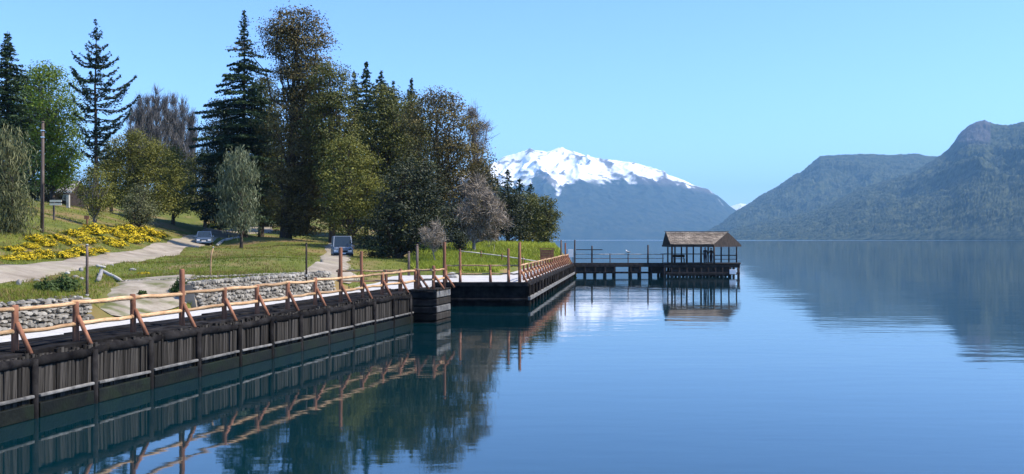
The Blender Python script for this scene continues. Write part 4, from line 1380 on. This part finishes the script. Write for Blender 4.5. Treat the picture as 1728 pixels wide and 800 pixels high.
broadleaf('dark olive tree closing the gap right of the conifer tips', 694, 122, [(160, 682, 708), (180, 668, 722), (215, 660, 730), (270, 656, 736), (330, 664, 730)], LM['coihue2'], 97, clump=1.4, leaf=.42, flat=.5, dens=.95, trunk_r=.35)
# deeper trees that close the grove
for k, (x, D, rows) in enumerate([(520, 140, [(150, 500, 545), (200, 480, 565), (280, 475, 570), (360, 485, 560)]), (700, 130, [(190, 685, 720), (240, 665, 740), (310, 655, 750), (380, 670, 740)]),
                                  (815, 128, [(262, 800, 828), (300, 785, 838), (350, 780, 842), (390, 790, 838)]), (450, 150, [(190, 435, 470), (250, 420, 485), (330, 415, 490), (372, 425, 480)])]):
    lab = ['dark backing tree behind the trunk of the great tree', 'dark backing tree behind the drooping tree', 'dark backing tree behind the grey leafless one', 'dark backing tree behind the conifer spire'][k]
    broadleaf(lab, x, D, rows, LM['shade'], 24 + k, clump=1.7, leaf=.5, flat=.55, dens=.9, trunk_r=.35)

# ------------------------------------------------------------------ finding ground under a photo point
def hit(px, py, d0=26.0, d1=200.0):
    D = np.arange(d0, d1, .25)
    x = (px - CX) / F * D
    y = HY - (ground(x, D) - CZ) / D * F
    k = np.argmax(y <= py)
    if y[k] > py: k = int(np.argmin(np.abs(y - py)))
    return Vector((float(x[k]), float(D[k]), g1(x[k], D[k])))


# ------------------------------------------------------------------ broom and bushes
def broom_mesh(seed, flowers=True, w_=.8, h_=.9):
    rg = np.random.default_rng(seed)
    n = 900
    d = unit(rg.normal(size=(n, 3))); d[:, 2] = np.abs(d[:, 2])
    rr = rg.random(n) ** .4
    lump = 1 + .28 * np.sin(d[:, 0] * 6 + seed) * np.cos(d[:, 1] * 5 + seed * 2)
    q = d * np.array([w_, w_, h_]) * (rr * lump)[:, None]
    q[:, 2] += .02
    T = d * .6 + rg.normal(size=(n, 3)) * .4; T[:, 2] += .8
    V, tt = slivers(q, T, .26, .045, rg, np.clip(.36 + .22 * rg.normal(size=n), 0, 1))
    g = np_mesh('foliage', V, 4, tint=tt); g.materials.append(LM['broom'])
    nf = 900 if flowers else 60
    d = unit(rg.normal(size=(nf * 3, 3))); d[:, 2] = np.abs(d[:, 2])
    keep = vnoise(d[:, 0] * 3 + 7 + seed, d[:, 1] * 3 + seed, seed) > .30
    d = d[keep][:nf]
    lump = 1 + .28 * np.sin(d[:, 0] * 6 + seed) * np.cos(d[:, 1] * 5 + seed * 2)
    q = d * np.array([w_, w_, h_]) * (rg.uniform(.82, 1.06, len(d)) * lump)[:, None]
    V, tt = cards(q, d + rg.normal(size=d.shape) * .4, .12, .09, rg, rg.random(len(d)))
    f = np_mesh('blossom', V, 4, tint=tt); f.materials.append(LM['yellow'])
    return g, f


BROOM = [broom_mesh(k) for k in range(5)]
ORD = ['first', 'second', 'third', 'fourth', 'fifth', 'sixth', 'seventh', 'eighth', 'ninth', 'tenth', 'eleventh', 'twelfth', 'thirteenth', 'fourteenth', 'fifteenth']


def broom(px, py, label, wpx=30, k=0, group=None, p=None):
    p = p or hit(px, py)
    sc_ = wpx * p.y / F / 1.7
    o = empty('broom_bush', p, label, 'bush', group)
    g, f = BROOM[k % 5]
    for nm, me in (('foliage', g), ('blossom', f)):
        c = link(nm, me, None, o)
        c.scale = (sc_, sc_, sc_ * (.36 + .22 * ((k * 7) % 5) / 4))
        c.rotation_euler = (0, 0, k * 1.3)
    return o


rows_b = {
    'the lowest row above the dirt road': [(14, 440), (44, 438), (74, 436), (104, 434), (136, 430), (168, 424), (196, 417), (222, 411), (246, 406), (266, 402)],
    'the middle row above the dirt road': [(24, 424), (52, 421), (82, 417), (112, 414), (146, 409), (172, 406), (200, 402), (226, 399), (248, 396)],
    'the top row below the small trees': [(60, 407), (94, 402), (128, 398), (158, 394), (184, 393), (210, 391), (236, 391)],
}
kk = 0
for rname, lst in rows_b.items():
    for i, (x, y) in enumerate(lst):
        broom(x + rnd.uniform(-4, 4), y + rnd.uniform(-2, 2), ORD[i] + ' yellow broom bush from the left in ' + rname, rnd.uniform(30, 52), kk, 'yellow broom bushes on the bank')
        kk += 1
for x, y, wp, lab, D in [(356, 384, 26, 'yellow broom bush left of the weeping tree up the road', 152), (370, 382, 30, 'tall yellow broom bush where the road bends out of sight', 155), (462, 386, 26, 'yellow broom glimpsed under the great tree', 160),
                      (243, 463, 26, 'low lone yellow clump on the grass by the pale log', 0), (418, 432, 10, 'tiny yellow tuft alone on the grass island', 0), (330, 376, 18, 'small broom bush beside the dark olive tree', 150)]:
    pt_ = None
    if D:
        q = P(x, y, D); pt_ = Vector((q.x, q.y, g1(q.x, q.y)))
    o = broom(x, y, lab, wp, kk, None, pt_); kk += 1
    if D == 0:
        for c in o.children: c.scale.z *= .45


def green_bush(px, py, wpx, hpx, label, seed, mat='bushgreen'):
    rg = np.random.default_rng(seed)
    p = hit(px, py)
    w_ = wpx * p.y / F / 2; h_ = hpx * p.y / F
    o = empty('green_bush', p, label, 'bush')
    n = 1500
    d = unit(rg.normal(size=(n, 3))); d[:, 2] = np.abs(d[:, 2])
    lump = 1 + .3 * np.sin(d[:, 0] * 6 + seed) * np.cos(d[:, 1] * 5)
    q = d * np.array([w_, w_ * .8, h_]) * (rg.random(n) ** .4 * lump)[:, None]
    V, tt = cards(q, d + rg.normal(size=d.shape) * .5, .11, .06, rg, np.clip(.5 + .25 * rg.normal(size=n), 0, 1))
    link('foliage', np_mesh('foliage', V, 4, tint=tt), LM[mat], o)
    m = MB()
    for k in range(7):
        a = k * .9
        m.tube([(0, 0, -.05), (math.cos(a) * w_ * .4, math.sin(a) * w_ * .4, h_ * .7)], [.012, .005], 4)
    link('stems', m.mesh('stems'), M['bark'], o)


green_bush(78, 494, 40, 20, 'left half of the green bush pair above the cobble bank', 1)
green_bush(108, 491, 50, 26, 'larger right-hand green bush above the cobble bank', 2)
green_bush(306, 497, 36, 26, 'green bush at the corner of the long cobble bank', 3)
green_bush(240, 500, 16, 8, 'little dark plant on the sandy ramp', 4)

# ------------------------------------------------------------------ grass
def poly_mask(x, y, poly):
    ins = np.zeros(x.shape, bool)
    j = len(poly) - 1
    for i in range(len(poly)):
        xi, yi = poly[i]; xj, yj = poly[j]
        c = ((yi > y) != (yj > y)) & (x < (xj - xi) * (y - yi) / (yj - yi + 1e-9) + xi)
        ins ^= c
        j = i
    return ins


def w2(q): p = P(*q); return (p.x, p.y)
ROADS = [[w2(q) for q in cps[0:14]] + [w2(q) for q in cps[14:27]][::-1],
         [w2(q) for q in [(600, 462, 56), (590, 452, 62), (586, 444, 72), (590, 438, 92), (600, 430, 118)]] + [w2(q) for q in [(520, 463, 56), (528, 455, 62), (535, 446, 72), (545, 438, 92), (560, 428, 118)]][::-1],
         [w2(q) for q in [(322, 520, 37.0), (318, 492, 39.5), (330, 476, 43)]] + [w2(q) for q in [(165, 545, 31.2), (160, 500, 34.0), (215, 480, 40)]][::-1]]


def scatter_grass(name, label, n, mat, seed, hgt, box, mask=None, wd=.016, clump=3):
    rg = np.random.default_rng(seed)
    # spread evenly over the picture of the slope: nearer ground gets more blades per square metre
    D = 1 / rg.uniform(1 / box[3], 1 / box[2], n)
    px = rg.uniform(box[0], box[1], n)
    x = (px - CX) / F * D
    y = D + rg.normal(size=n) * .05
    ok = np.ones(n, bool)
    for rp in ROADS:
        ok &= ~poly_mask(x, y, rp)
    xw = np.where(y < 51.4, fence_pt(0, WALLOFF).x + (y - fence_pt(0, WALLOFF).y) / U.y * U.x - .4, -8.6)
    edge = np.where(y < 73, xw, np.where(y < 107, 0.93 + (y - 60.8) * .1206 - 3.9, shore_x(y) - .5))
    ok &= x < edge
    if mask is not None: ok &= mask(px, x, y, rg)
    x, y = x[ok], y[ok]
    z = ground(x, y)
    x = np.repeat(x, clump); y = np.repeat(y, clump); z = np.repeat(z, clump)
    m = len(x)
    dist = y / 60
    x = x + rg.normal(size=m) * .06 * dist; y = y + rg.normal(size=m) * .06
    T = rg.normal(size=(m, 3)) * .35; T[:, 2] = 1
    h = hgt * rg.uniform(.5, 1.3, m)
    C = np.stack([x, y, z + h * .45], -1)
    Tn = unit(T)
    b = np.stack([np.cos(rg.uniform(0, 6.28, m)), np.sin(rg.uniform(0, 6.28, m)), np.zeros(m)], -1)
    w_ = (wd * dist ** .7 * rg.uniform(.7, 1.4, m))[:, None]
    l = h[:, None] * .55
    V = np.stack([C - Tn * l - b * w_, C - Tn * l + b * w_, C + Tn * l], 1)
    tint = np.clip(fbm(x * .12, y * .12, 3, 3) * 1.6 - .3 + .15 * rg.normal(size=m), 0, 1)
    me = np_mesh(name, V.reshape(-1, 3), 3, tint=np.repeat(tint, 3))
    tag(link(name, me, mat), label, kind='stuff')


scatter_grass('meadow_grass', 'short green grass over the bank and island', 42000, LM['grass'], 1, .13, (-40, 900, 28, 150))
scatter_grass('dry_grass', 'brown dry grass in patches over the meadow', 26000, LM['drygrass'], 2, .15, (-40, 620, 28, 110), mask=lambda px, x, y, rg: fbm(x * .16, y * .16, 77, 3) + rg.normal(size=x.shape) * .06 > .50)
scatter_grass('shore_reeds', 'tall fresh yellow-green grass behind the pier', 16000, LM['reed'], 3, .42, (690, 945, 76, 134), wd=.03)

# ------------------------------------------------------------------ rocks, logs, posts on the bank
def rock(px, py, wpx, label, seed, mat='rock', zs_=.75, at=None):
    rg = np.random.default_rng(seed)
    p = at or hit(px, py)
    s = wpx * p.y / F / 2
    import bmesh
    bm = bmesh.new()
    bmesh.ops.create_icosphere(bm, subdivisions=2, radius=1)
    for v in bm.verts:
        k = 1 + .28 * (float(fbm(v.co.x * 1.7 + 5, v.co.y * 1.7 + v.co.z * 1.3, seed, 3)) - .5) * 2
        v.co = Vector((v.co.x * s * k, v.co.y * s * .8 * k, v.co.z * s * zs_ * k))
    me = bpy.data.meshes.new('rock'); bm.to_mesh(me); bm.free()
    o = link('rock', me, M[mat], None, p + Vector((0, 0, s * zs_ * .45)))
    return tag(o, label, 'rock')


rock(32, 481, 9, 'upright dark stone standing on the near edge of the dirt road at left', 1, zs_=1.4)
rock(62, 476, 13, 'flat dark stone lying right of the upright road stone', 2, zs_=.5)
rock(114, 463, 9, 'white-topped stone on the road edge above the bushes', 3, 'log')
rock(137, 458, 8, 'dark stone by the road just left of the lone bank post', 4, zs_=1.1)
rock(128, 470, 11, 'reddish-brown stone above the larger green bush', 5)
rock(138, 473, 9, 'dark stone at the foot of the bank left of the lone post', 6)
rock(189, 449, 7, 'small dark stone at the road edge right of the pale logs', 7)
rock(224, 457, 12, 'dark stone left of the low yellow clump', 8, zs_=.5)
rock(763, 470, 24, 'pale rounded boulder on the pier deck beside the crib', 9, 'log', .55, at=Vector(((763 - CX) * 68 / F, 68, DECK)))
rock(350, 478, 14, 'flat dark block at the foot of the bent pale post', 10, zs_=.4)


def log(name, label, a, b, r, mat='log'):
    a, b = Vector(a), Vector(b)
    m = MB()
    ps = [a.lerp(b, k / 4) + Vector((0, 0, rnd.uniform(-.02, .02))) for k in range(5)]
    m.tube(ps, [r, r * 1.08, r * .95, r, r * .8], 9)
    d = (b - a).normalized()
    q = ps[2]
    m.tube([q, q + Vector((-d.y, d.x, .8)).normalized() * r * 1.6], [r * .35, r * .2], 6)
    o = m.build(name, M[mat], smooth=True)
    return tag(o, label, 'log')


def on(px, py, lift=0.0):
    p = hit(px, py); p.z += lift; return p
log('pale_log', 'long bleached log lying aslant on the bank', on(170, 462, .14), on(203, 477, .10), .075)
log('pale_log', 'short bleached log just above the long slanting one', on(163, 453, .12), on(178, 454, .10), .07)
log('pale_log', 'short stump end leaning below the long bleached log', on(166, 476, .05), on(172, 464, .22), .09, 'rock')
log('kerb_log', 'pale log edging at the road bend below the weeping tree', on(366, 416, .10), on(378, 407, .10), .16)
log('kerb_log', 'pale log edging running up to the weeping tree', on(379, 407, .10), on(404, 402, .10), .15)
# edging stones along the foot of the island
es = empty('edging_stones', on(260, 476), 'line of pale edging stones from the slanting log to the long bank', 'edging')
m = MB(); rg_ = np.random.default_rng(5)
for x in np.arange(204, 330, 2.2):
    q = on(x, 476.5 - (x - 204) * .03, .03)
    vs, fs = ico(q, (rg_.uniform(.05, .09), .07, .055), rg_); m.add(vs, fs)
m.build('stones', M['stone'], es)['kind'] = 'stuff'
es = empty('edging_stones', on(420, 469), 'line of pale edging stones along the top of the long bank', 'edging')
m = MB()
for x in np.arange(332, 522, 2.2):
    t = t_of_px(x) - 3.1
    q = on(x, 470 - (x - 332) * .04, .04)
    vs, fs = ico(q, (rg_.uniform(.06, .10), .08, .06), rg_); m.add(vs, fs)
m.build('stones', M['stone'], es)['kind'] = 'stuff'


def single_post(label, px, py, top, w_=.055, mat='greypost', cap=None, bent=0.0):
    p = hit(px, py)
    h = (py - top) * p.y / F
    o = empty('bank_post', p, label, 'post')
    m = MB().tube([p + Vector((0, 0, -.3)), p + Vector((bent * .1, 0, h * .4)), p + Vector((bent * .3, 0, h * .75)), p + Vector((bent, 0, h))], [w_, w_, w_ * .95, w_ * .85], 8)
    m.build('shaft', M[mat], o, smooth=True)
    MB().tube([p + Vector((bent, 0, h)), p + Vector((bent, 0, h + .05))], [w_ * 1.15, w_ * .8], 8).build('cap', M[cap or mat], o, smooth=True)
    MB().tube([p + Vector((0, 0, -.05)), p + Vector((0, 0, .06))], [w_ * 1.7, w_ * 1.3], 8).build('collar', M['rock'], o, smooth=True)


single_post('lone dark post at the right end of the near cobble bank', 147, 500, 415, .05, 'greypost', 'log')
single_post('pale bent post below the road bend', 355, 468, 418, .035, 'rail', 'log', .12)
single_post('thin dark post at the right tip of the grass island', 517, 466, 412, .045, 'darkwood')
for x, y, t, lab in [(947, 432, 405, 'grey mooring post near the pier\'s far end'), (704, 446, 412, 'grey post behind the crib fence under the grey shrub'), (690, 447, 424, 'shorter post left of the grey post behind the crib')]:
    D = 106 if x > 900 else 72
    pz = DECK if x > 900 else DECK
    p = Vector(((x - CX) * D / F, D, pz))
    top_ = CZ - (t - HY) * D / F
    o = empty('mooring_post', p, lab, 'post')
    MB().tube([p + Vector((0, 0, -.1)), Vector((p.x, p.y, top_ - .1))], [.10, .085], 8).build('shaft', M['greypost'], o, smooth=True)
    MB().tube([Vector((p.x, p.y, top_ - .1)), Vector((p.x, p.y, top_))], [.095, .06], 8).build('cap', M['greypost'], o, smooth=True)

# utility pole
p = hit(71, 393)
o = empty('utility_pole', p, 'tall bare wooden utility pole standing in the broom', 'pole')
hp = (393 - 206) * p.y / F
MB().tube([p + Vector((0, 0, -.4)), p + Vector((.03, 0, hp * .5)), p + Vector((.05, 0, hp))], [.12, .105, .08], 10).build('shaft', M['greypost'], o, smooth=True)
MB().tube([p + Vector((.05, 0, hp)), p + Vector((.05, 0, hp + .06))], [.12, .06], 10).build('cap', M['greypost'], o)
for zz in (.86, .92):
    MB().tube([p + Vector((.05, 0, hp * zz)), p + Vector((.05, 0, hp * zz + .05))], [.125, .125], 10).build('steel_band', M['chrome'], o)
MB().beam(p + Vector((.12, -.12, .05)), p + Vector((.16, -.1, hp * .45)), .05, .05).build('ground_wire_cover', M['greypost'], o)

# signs on the hillside
p = hit(91, 371)
o = empty('wooden_sign', p, 'wooden sign of two pale boards on a post on the hillside', 'sign')
u = p.y / F
MB().beam(p + Vector((0, 0, -.2)), p + Vector((0, 0, 33 * u)), .12, .12).build('post', M['greypost'], o)
MB().box(p + Vector((4 * u, -.1, 31.5 * u)), (20 * u, .05, 3.6 * u)).build('board', M['cream'], o)
MB().box(p + Vector((4 * u, -.1, 26 * u)), (20 * u, .05, 3.4 * u)).build('board', M['cream'], o)
p = hit(147, 384)
o = empty('wooden_stake', p, 'short brown stake with a small plate beside the slim small tree', 'stake')
u = p.y / F
MB().beam(p + Vector((0, 0, -.2)), p + Vector((0, 0, 20 * u)), .10, .10).build('post', M['post'], o)
MB().box(p + Vector((0, -.09, 17 * u)), (8 * u, .04, 6 * u)).build('plate', M['post'], o)
p = hit(115, 351)
o = empty('gate_post', p, 'pale squared gate post in front of the cabin', 'post')
u = p.y / F
MB().box(p + Vector((0, 0, 11 * u)), (5 * u, 5 * u, 24 * u)).build('shaft', M['log'], o, bevel=.03)
MB().box(p + Vector((0, 0, 23.6 * u)), (6.5 * u, 6.5 * u, 1.6 * u)).build('cap', M['greypost'], o, bevel=.02)

# cabin behind the crest
D = 140.0
x = (97 - CX) * D / F
zg = g1(x, D)
cb = empty('cabin', (x, D, zg), 'low cabin with grey roof half hidden by trees on the hillside', 'house')
wx, wy, eh, rh = 5.6, 4.5, 2.0, 1.5
m = MB().box((x, D, zg + eh / 2 - .1), (wx, wy, eh + .2)); m.build('wall', M['darkwood'], cb)
ey = zg + eh
for sgn in (-1, 1):
    a = [v3(x - wx / 2 - .4, D + sgn * (wy / 2 + .5), ey - .12), v3(x + wx / 2 + .4, D + sgn * (wy / 2 + .5), ey - .12), v3(x + wx / 2 + .4, D, ey + rh), v3(x - wx / 2 - .4, D, ey + rh)]
    MB().poly(a, [q + Vector((0, 0, .12)) for q in a]).build('roof_slope', M['rock'], cb)
for sgn in (-1, 1):
    a = [v3(x + sgn * wx / 2, D - wy / 2, ey), v3(x + sgn * wx / 2, D + wy / 2, ey), v3(x + sgn * wx / 2, D, ey + rh - .05)]
    MB().poly(a, [q + Vector((sgn * .05, 0, 0)) for q in a]).build('gable', M['darkwood'], cb)
MB().box((x, D - wy / 2 - .56, ey - .10), (wx + .8, .06, .26)).build('fascia_board', M['white'], cb)
MB().box((x + 1.0, D - wy / 2 - .02, zg + .95), (.9, .06, 1.9)).build('door', M['greypost'], cb)
for q in (-1.4, 2.2):
    wn = MB().box((x + q, D - wy / 2 - .02, zg + 1.2), (.9, .06, .8)).build('window', M['white'], cb)
    MB().box((x + q, D - wy / 2 - .055, zg + 1.2), (.76, .02, .66)).build('pane', M['glass'], wn, root=cb)

# notice board and white panel at the pier's end
p = Vector(((923 - CX) * 103 / F, 103, DECK))
o = empty('notice_board', p, 'brown timber board on two legs beside the pier fence', 'board')
for s in (-1, 1):
    MB().beam(p + Vector((s * .62, 0, -.05)), p + Vector((s * .62, 0, 1.62)), .10, .10).build('leg', M['post'], o)
for k in range(4):
    MB().box(p + Vector((0, -.07, .66 + k * .25)), (1.4, .04, .235)).build('plank', M['post'], o, bevel=.01)
MB().box(p + Vector((0, 0, 1.66)), (1.6, .3, .06)).build('top_board', M['post'], o)
p = Vector(((961 - CX) * 108.3 / F, 108.3, DECK))
o = empty('white_gate_panel', p, 'small white panel standing at the start of the jetty', 'panel')
for s in (-1, 1):
    MB().beam(p + Vector((s * .38, 0, -.3)), p + Vector((s * .38, 0, 1.55)), .08, .08).build('leg', M['greypost'], o)
MB().box(p + Vector((.12, -.06, 1.1)), (.55, .04, .85)).build('plate', M['white'], o, bevel=.01)

# ------------------------------------------------------------------ vehicles
def vehicle(name, label, cat, p, rz, L_, W_, H_, paint, van=False):
    "local frame: front towards -y, built at the origin, then turned"
    o = empty(name, p, label, cat)
    o.rotation_euler = (0, 0, rz)
    hw = W_ / 2
    belt = H_ * (.58 if not van else .52)

    def ringm(stations, zlo_f=.16):
        vs, fs = [], []
        for (y, zl, zt, wf) in stations:
            w1 = hw * wf
            vs += [(-w1 * .90, y, zl), (-w1, y, zl + (zt - zl) * .35), (-w1 * .98, y, zl + (zt - zl) * .8), (-w1 * .86, y, zt), (w1 * .86, y, zt), (w1 * .98, y, zl + (zt - zl) * .8), (w1, y, zl + (zt - zl) * .35), (w1 * .90, y, zl)]
        n = 8
        for i in range(len(stations) - 1):
            for k in range(n):
                fs.append((i * n + k, i * n + (k + 1) % n, (i + 1) * n + (k + 1) % n, (i + 1) * n + k))
        fs += [tuple(range(n)), tuple(range((len(stations) - 1) * n, len(stations) * n))[::-1]]
        me = bpy.data.meshes.new('body'); me.from_pydata(vs, [], fs); me.update()
        return me
    h = L_ / 2
    if van:
        st = [(-h, .30, belt * .80, .90), (-h + .12, .24, belt * .92, .97), (-h + .55, .22, belt, 1), (0, .22, belt, 1), (h - .1, .24, belt, 1), (h, .3, belt * .96, .96)]
        gh = [(-h + .42, .90), (-h + 1.15, .80), (h - .08, .84), (h - .02, .90)]
    else:
        st = [(-h, .26, belt * .70, .84), (-h + .15, .20, belt * .80, .95), (-h + .5, .18, belt * .88, 1), (-h + 1.1, .18, belt, 1), (h - .6, .18, belt, 1), (h - .15, .2, belt * .97, .96), (h, .28, belt * .85, .88)]
        gh = [(-h + .95, .90), (-h + 1.75, .76), (h - .75, .74), (h - .12, .88)]
    b = link('body', ringm(st), paint, o)
    md = b.modifiers.new('bevel', 'BEVEL'); md.width = .05; md.segments = 2; md.limit_method = 'ANGLE'
    g = MB()
    (y0, w0), (y1, w1), (y2, w2_), (y3, w3) = gh
    top = H_ - .04
    bot = [(-hw * w0, y0, belt - .02), (hw * w0, y0, belt - .02), (hw * w3, y3, belt - .02), (-hw * w3, y3, belt - .02)]
    tp = [(-hw * w1, y1, top), (hw * w1, y1, top), (hw * w2_, y2, top), (-hw * w2_, y2, top)]
    g.poly(bot, tp)
    gl = link('windows', g.mesh('windows'), M['glass'], o)
    link('roof', MB().poly([(x * 1.03, y, top - .05) for x, y, _ in tp], [(x * .96, y * .97, top + .04) for x, y, _ in tp]).mesh('roof'), paint, o)
    for i in range(4):
        a, c = Vector(bot[i]), Vector(tp[i])
        link('pillar', MB().beam(a + (a - c) * .02, c, .07, .07).mesh('pillar'), paint, o)
    for s in (-1, 1):
        ym = (y1 + y2) / 2
        link('pillar', MB().beam((s * hw * .885, ym, belt - .02), (s * hw * w1 * 1.01, ym, top), .06, .06).mesh('pillar'), paint, o)
        link('headlight', MB().box((s * hw * .66, -h + .02, belt * .62), (hw * .36, .10, .15)).mesh('headlight'), M['lamp'], o)
        link('tail_light', MB().box((s * hw * .74, h - .02, belt * .7), (hw * .25, .08, .22)).mesh('tail_light'), M['redlamp'], o)
        link('mirror', MB().box((s * (hw + .07), y0 + .25, belt + .08), (.16, .10, .13)).mesh('mirror'), paint, o)
        for yy in (-h * .62, h * .62):
            r_ = .31 if not van else .34
            ty = link('wheel', MB().tube([(s * (hw - .22), yy, r_), (s * (hw + .01), yy, r_)], [r_, r_], 18).mesh('wheel'), M['tyre'], o)
            link('rim', MB().tube([(s * (hw - .0), yy, r_), (s * (hw + .025), yy, r_)], [r_ * .6, r_ * .55], 14).mesh('rim'), M['chrome'], ty)
    link('bumper', MB().box((0, -h - .01, .36), (W_ * .9, .12, .16)).mesh('bumper'), M['tyre'] if van else paint, o)
    link('bumper', MB().box((0, h + .01, .38), (W_ * .9, .10, .18)).mesh('bumper'), paint, o)
    link('grille', MB().box((0, -h - .015, belt * .60), (W_ * .42, .06, .12)).mesh('grille'), M['tyre'], o)
    link('number_plate', MB().box((0, -h - .08, .42), (.44, .02, .12)).mesh('number_plate'), M['white'], o)
    return o


q = P(345, 416, 108)
vehicle('car', 'small blue-grey car coming down the dirt road', 'car', Vector((q.x, q.y, g1(q.x, q.y) + .06)), R(15), 3.9, 1.68, 1.46, M['bluegrey'])
q = P(577, 438, 88)
vehicle('van', 'pale bluish van parked under the yellowish olive tree', 'van', Vector((q.x, q.y, g1(q.x, q.y) + .05)), R(12), 4.6, 1.75, 1.9, M['vanpaint'], True)

# ------------------------------------------------------------------ people and gull
def person(label, p, rz, top_c, leg_c, h=1.72, arm=0.0):
    o = empty('person', p, label, 'person')
    o.rotation_euler = (0, 0, rz)
    V = {'pelvis': (0, 0, .93, .15), 'waist': (0, 0, 1.08, .135), 'chest': (0, -.01, 1.30, .165), 'neck': (0, 0, 1.46, .062), 'chin': (0, -.02, 1.53, .07), 'head': (0, -.01, 1.62, .098), 'crown': (0, 0, 1.70, .06)}
    E = [('pelvis', 'waist'), ('waist', 'chest'), ('chest', 'neck'), ('neck', 'chin'), ('chin', 'head'), ('head', 'crown')]
    for s, t in ((-1, 'l'), (1, 'r')):
        V.update({'sh' + t: (s * .19, 0, 1.40, .07), 'el' + t: (s * .25, .02 - arm * .05, 1.12, .047), 'wr' + t: (s * .24, -.06 - arm * .2, .90 + arm * .12, .036), 'ha' + t: (s * .235, -.10 - arm * .25, .82 + arm * .12, .042),
                  'hip' + t: (s * .10, 0, .84, .13), 'kn' + t: (s * .105, -.02 * s, .48, .10), 'an' + t: (s * .11, .02, .09, .075), 'toe' + t: (s * .12, -.15, .04, .04)})
        E += [('chest', 'sh' + t), ('sh' + t, 'el' + t), ('el' + t, 'wr' + t), ('wr' + t, 'ha' + t), ('pelvis', 'hip' + t), ('hip' + t, 'kn' + t), ('kn' + t, 'an' + t), ('an' + t, 'toe' + t)]
    names = list(V)
    f = h / 1.76
    me = bpy.data.meshes.new('body')
    me.from_pydata([tuple(c * f for c in V[n][:3]) for n in names], [(names.index(a), names.index(b)) for a, b in E], [])
    ob = link('body', me, None, o)
    md = ob.modifiers.new('skin', 'SKIN')
    md.use_smooth_shade = True
    for i, n in enumerate(names):
        sv = me.skin_vertices[0].data[i]
        sv.radius = (V[n][3] * f, V[n][3] * f * (.72 if n in ('chest', 'waist', 'pelvis') else 1))
        sv.use_root = (n == 'pelvis')
    ss = ob.modifiers.new('subsurf', 'SUBSURF'); ss.levels = 1; ss.render_levels = 1
    m, n_, out = newmat('clothed_body')
    geo = n_.nodes.new('ShaderNodeTexCoord'); sp = n_.nodes.new('ShaderNodeSeparateXYZ')
    n_.links.new(geo.outputs['Object'], sp.inputs[0])
    rp = n_.nodes.new('ShaderNodeValToRGB'); rp.color_ramp.interpolation = 'CONSTANT'
    el = rp.color_ramp.elements
    el[0].position = 0; el[0].color = (.02, .018, .016, 1)
    el[1].position = .10; el[1].color = c4(leg_c)
    e = el.new(.93 * f / 2 ); e.color = c4(top_c)
    e = el.new(1.475 * f / 2); e.color = (.42, .26, .19, 1)
    el[1].position = .06
    mm = n_.nodes.new('ShaderNodeMath'); mm.operation = 'MULTIPLY'; mm.inputs[1].default_value = .5
    n_.links.new(sp.outputs['Z'], mm.inputs[0]); n_.links.new(mm.outputs[0], rp.inputs[0])
    b = n_.nodes.new('ShaderNodeBsdfPrincipled'); b.inputs['Roughness'].default_value = .85
    n_.links.new(rp.outputs[0], b.inputs['Base Color']); n_.links.new(b.outputs[0], out.inputs[0])
    me.materials.append(m)
    # hair cap
    rg = np.random.default_rng(3)
    vs, fs = ico((0, .012 * f, 1.655 * f), (.105 * f, .112 * f, .10 * f), rg, .05)
    link('hair', MB().add(vs, fs).mesh('hair', smooth=True), M['tyre'], o)
    return o


person('person in dark jacket standing left of the shelter corner post', Vector((sx(1190, SD + 2.2), SD + 2.2, DECK)), R(20), (.03, .03, .045), (.025, .025, .035), 1.74)
person('person in dark clothes leaning nearest the shelter corner post', Vector((sx(1200, SD + 2.7), SD + 2.7, DECK)), R(-50), (.05, .028, .03), (.02, .02, .03), 1.68, arm=1.0)

pg = Vector((12.85, JD + 1.5, DECK + .98))
gb = MB()
gb.tube([(-.20, 0, .14), (-.10, 0, .15), (0, 0, .16), (.10, 0, .19), (.15, 0, .25), (.17, 0, .30), (.20, 0, .32), (.225, 0, .315)], [.015, .05, .075, .07, .045, .045, .04, .018], 10)
go = empty('gull', pg, 'white gull perched on a jetty post', 'gull')
link('body', gb.mesh('body', smooth=True), M['white'], go, (0, 0, 0), (0, 0, R(150)), (1.3, 1.3, 1.3))
link('beak', MB().tube([(.22, 0, .315), (.28, 0, .30)], [.014, .004], 6).mesh('beak'), M['cream'], go, (0, 0, 0), (0, 0, R(150)), (1.3, 1.3, 1.3))
for s in (-1, 1):
    link('wing', MB().tube([(.08, s * .065, .20), (-.05, s * .07, .18), (-.24, s * .02, .15)], [.03, .045, .01], 6).mesh('wing', smooth=True), M['rock'], go, (0, 0, 0), (0, 0, R(150)), (1.3, 1.3, 1.3))
    link('leg', MB().tube([(0, s * .03, 0), (0, s * .03, .12)], [.008, .008], 5).mesh('leg'), M['cream'], go, (0, 0, 0), (0, 0, R(150)), (1.3, 1.3, 1.3))
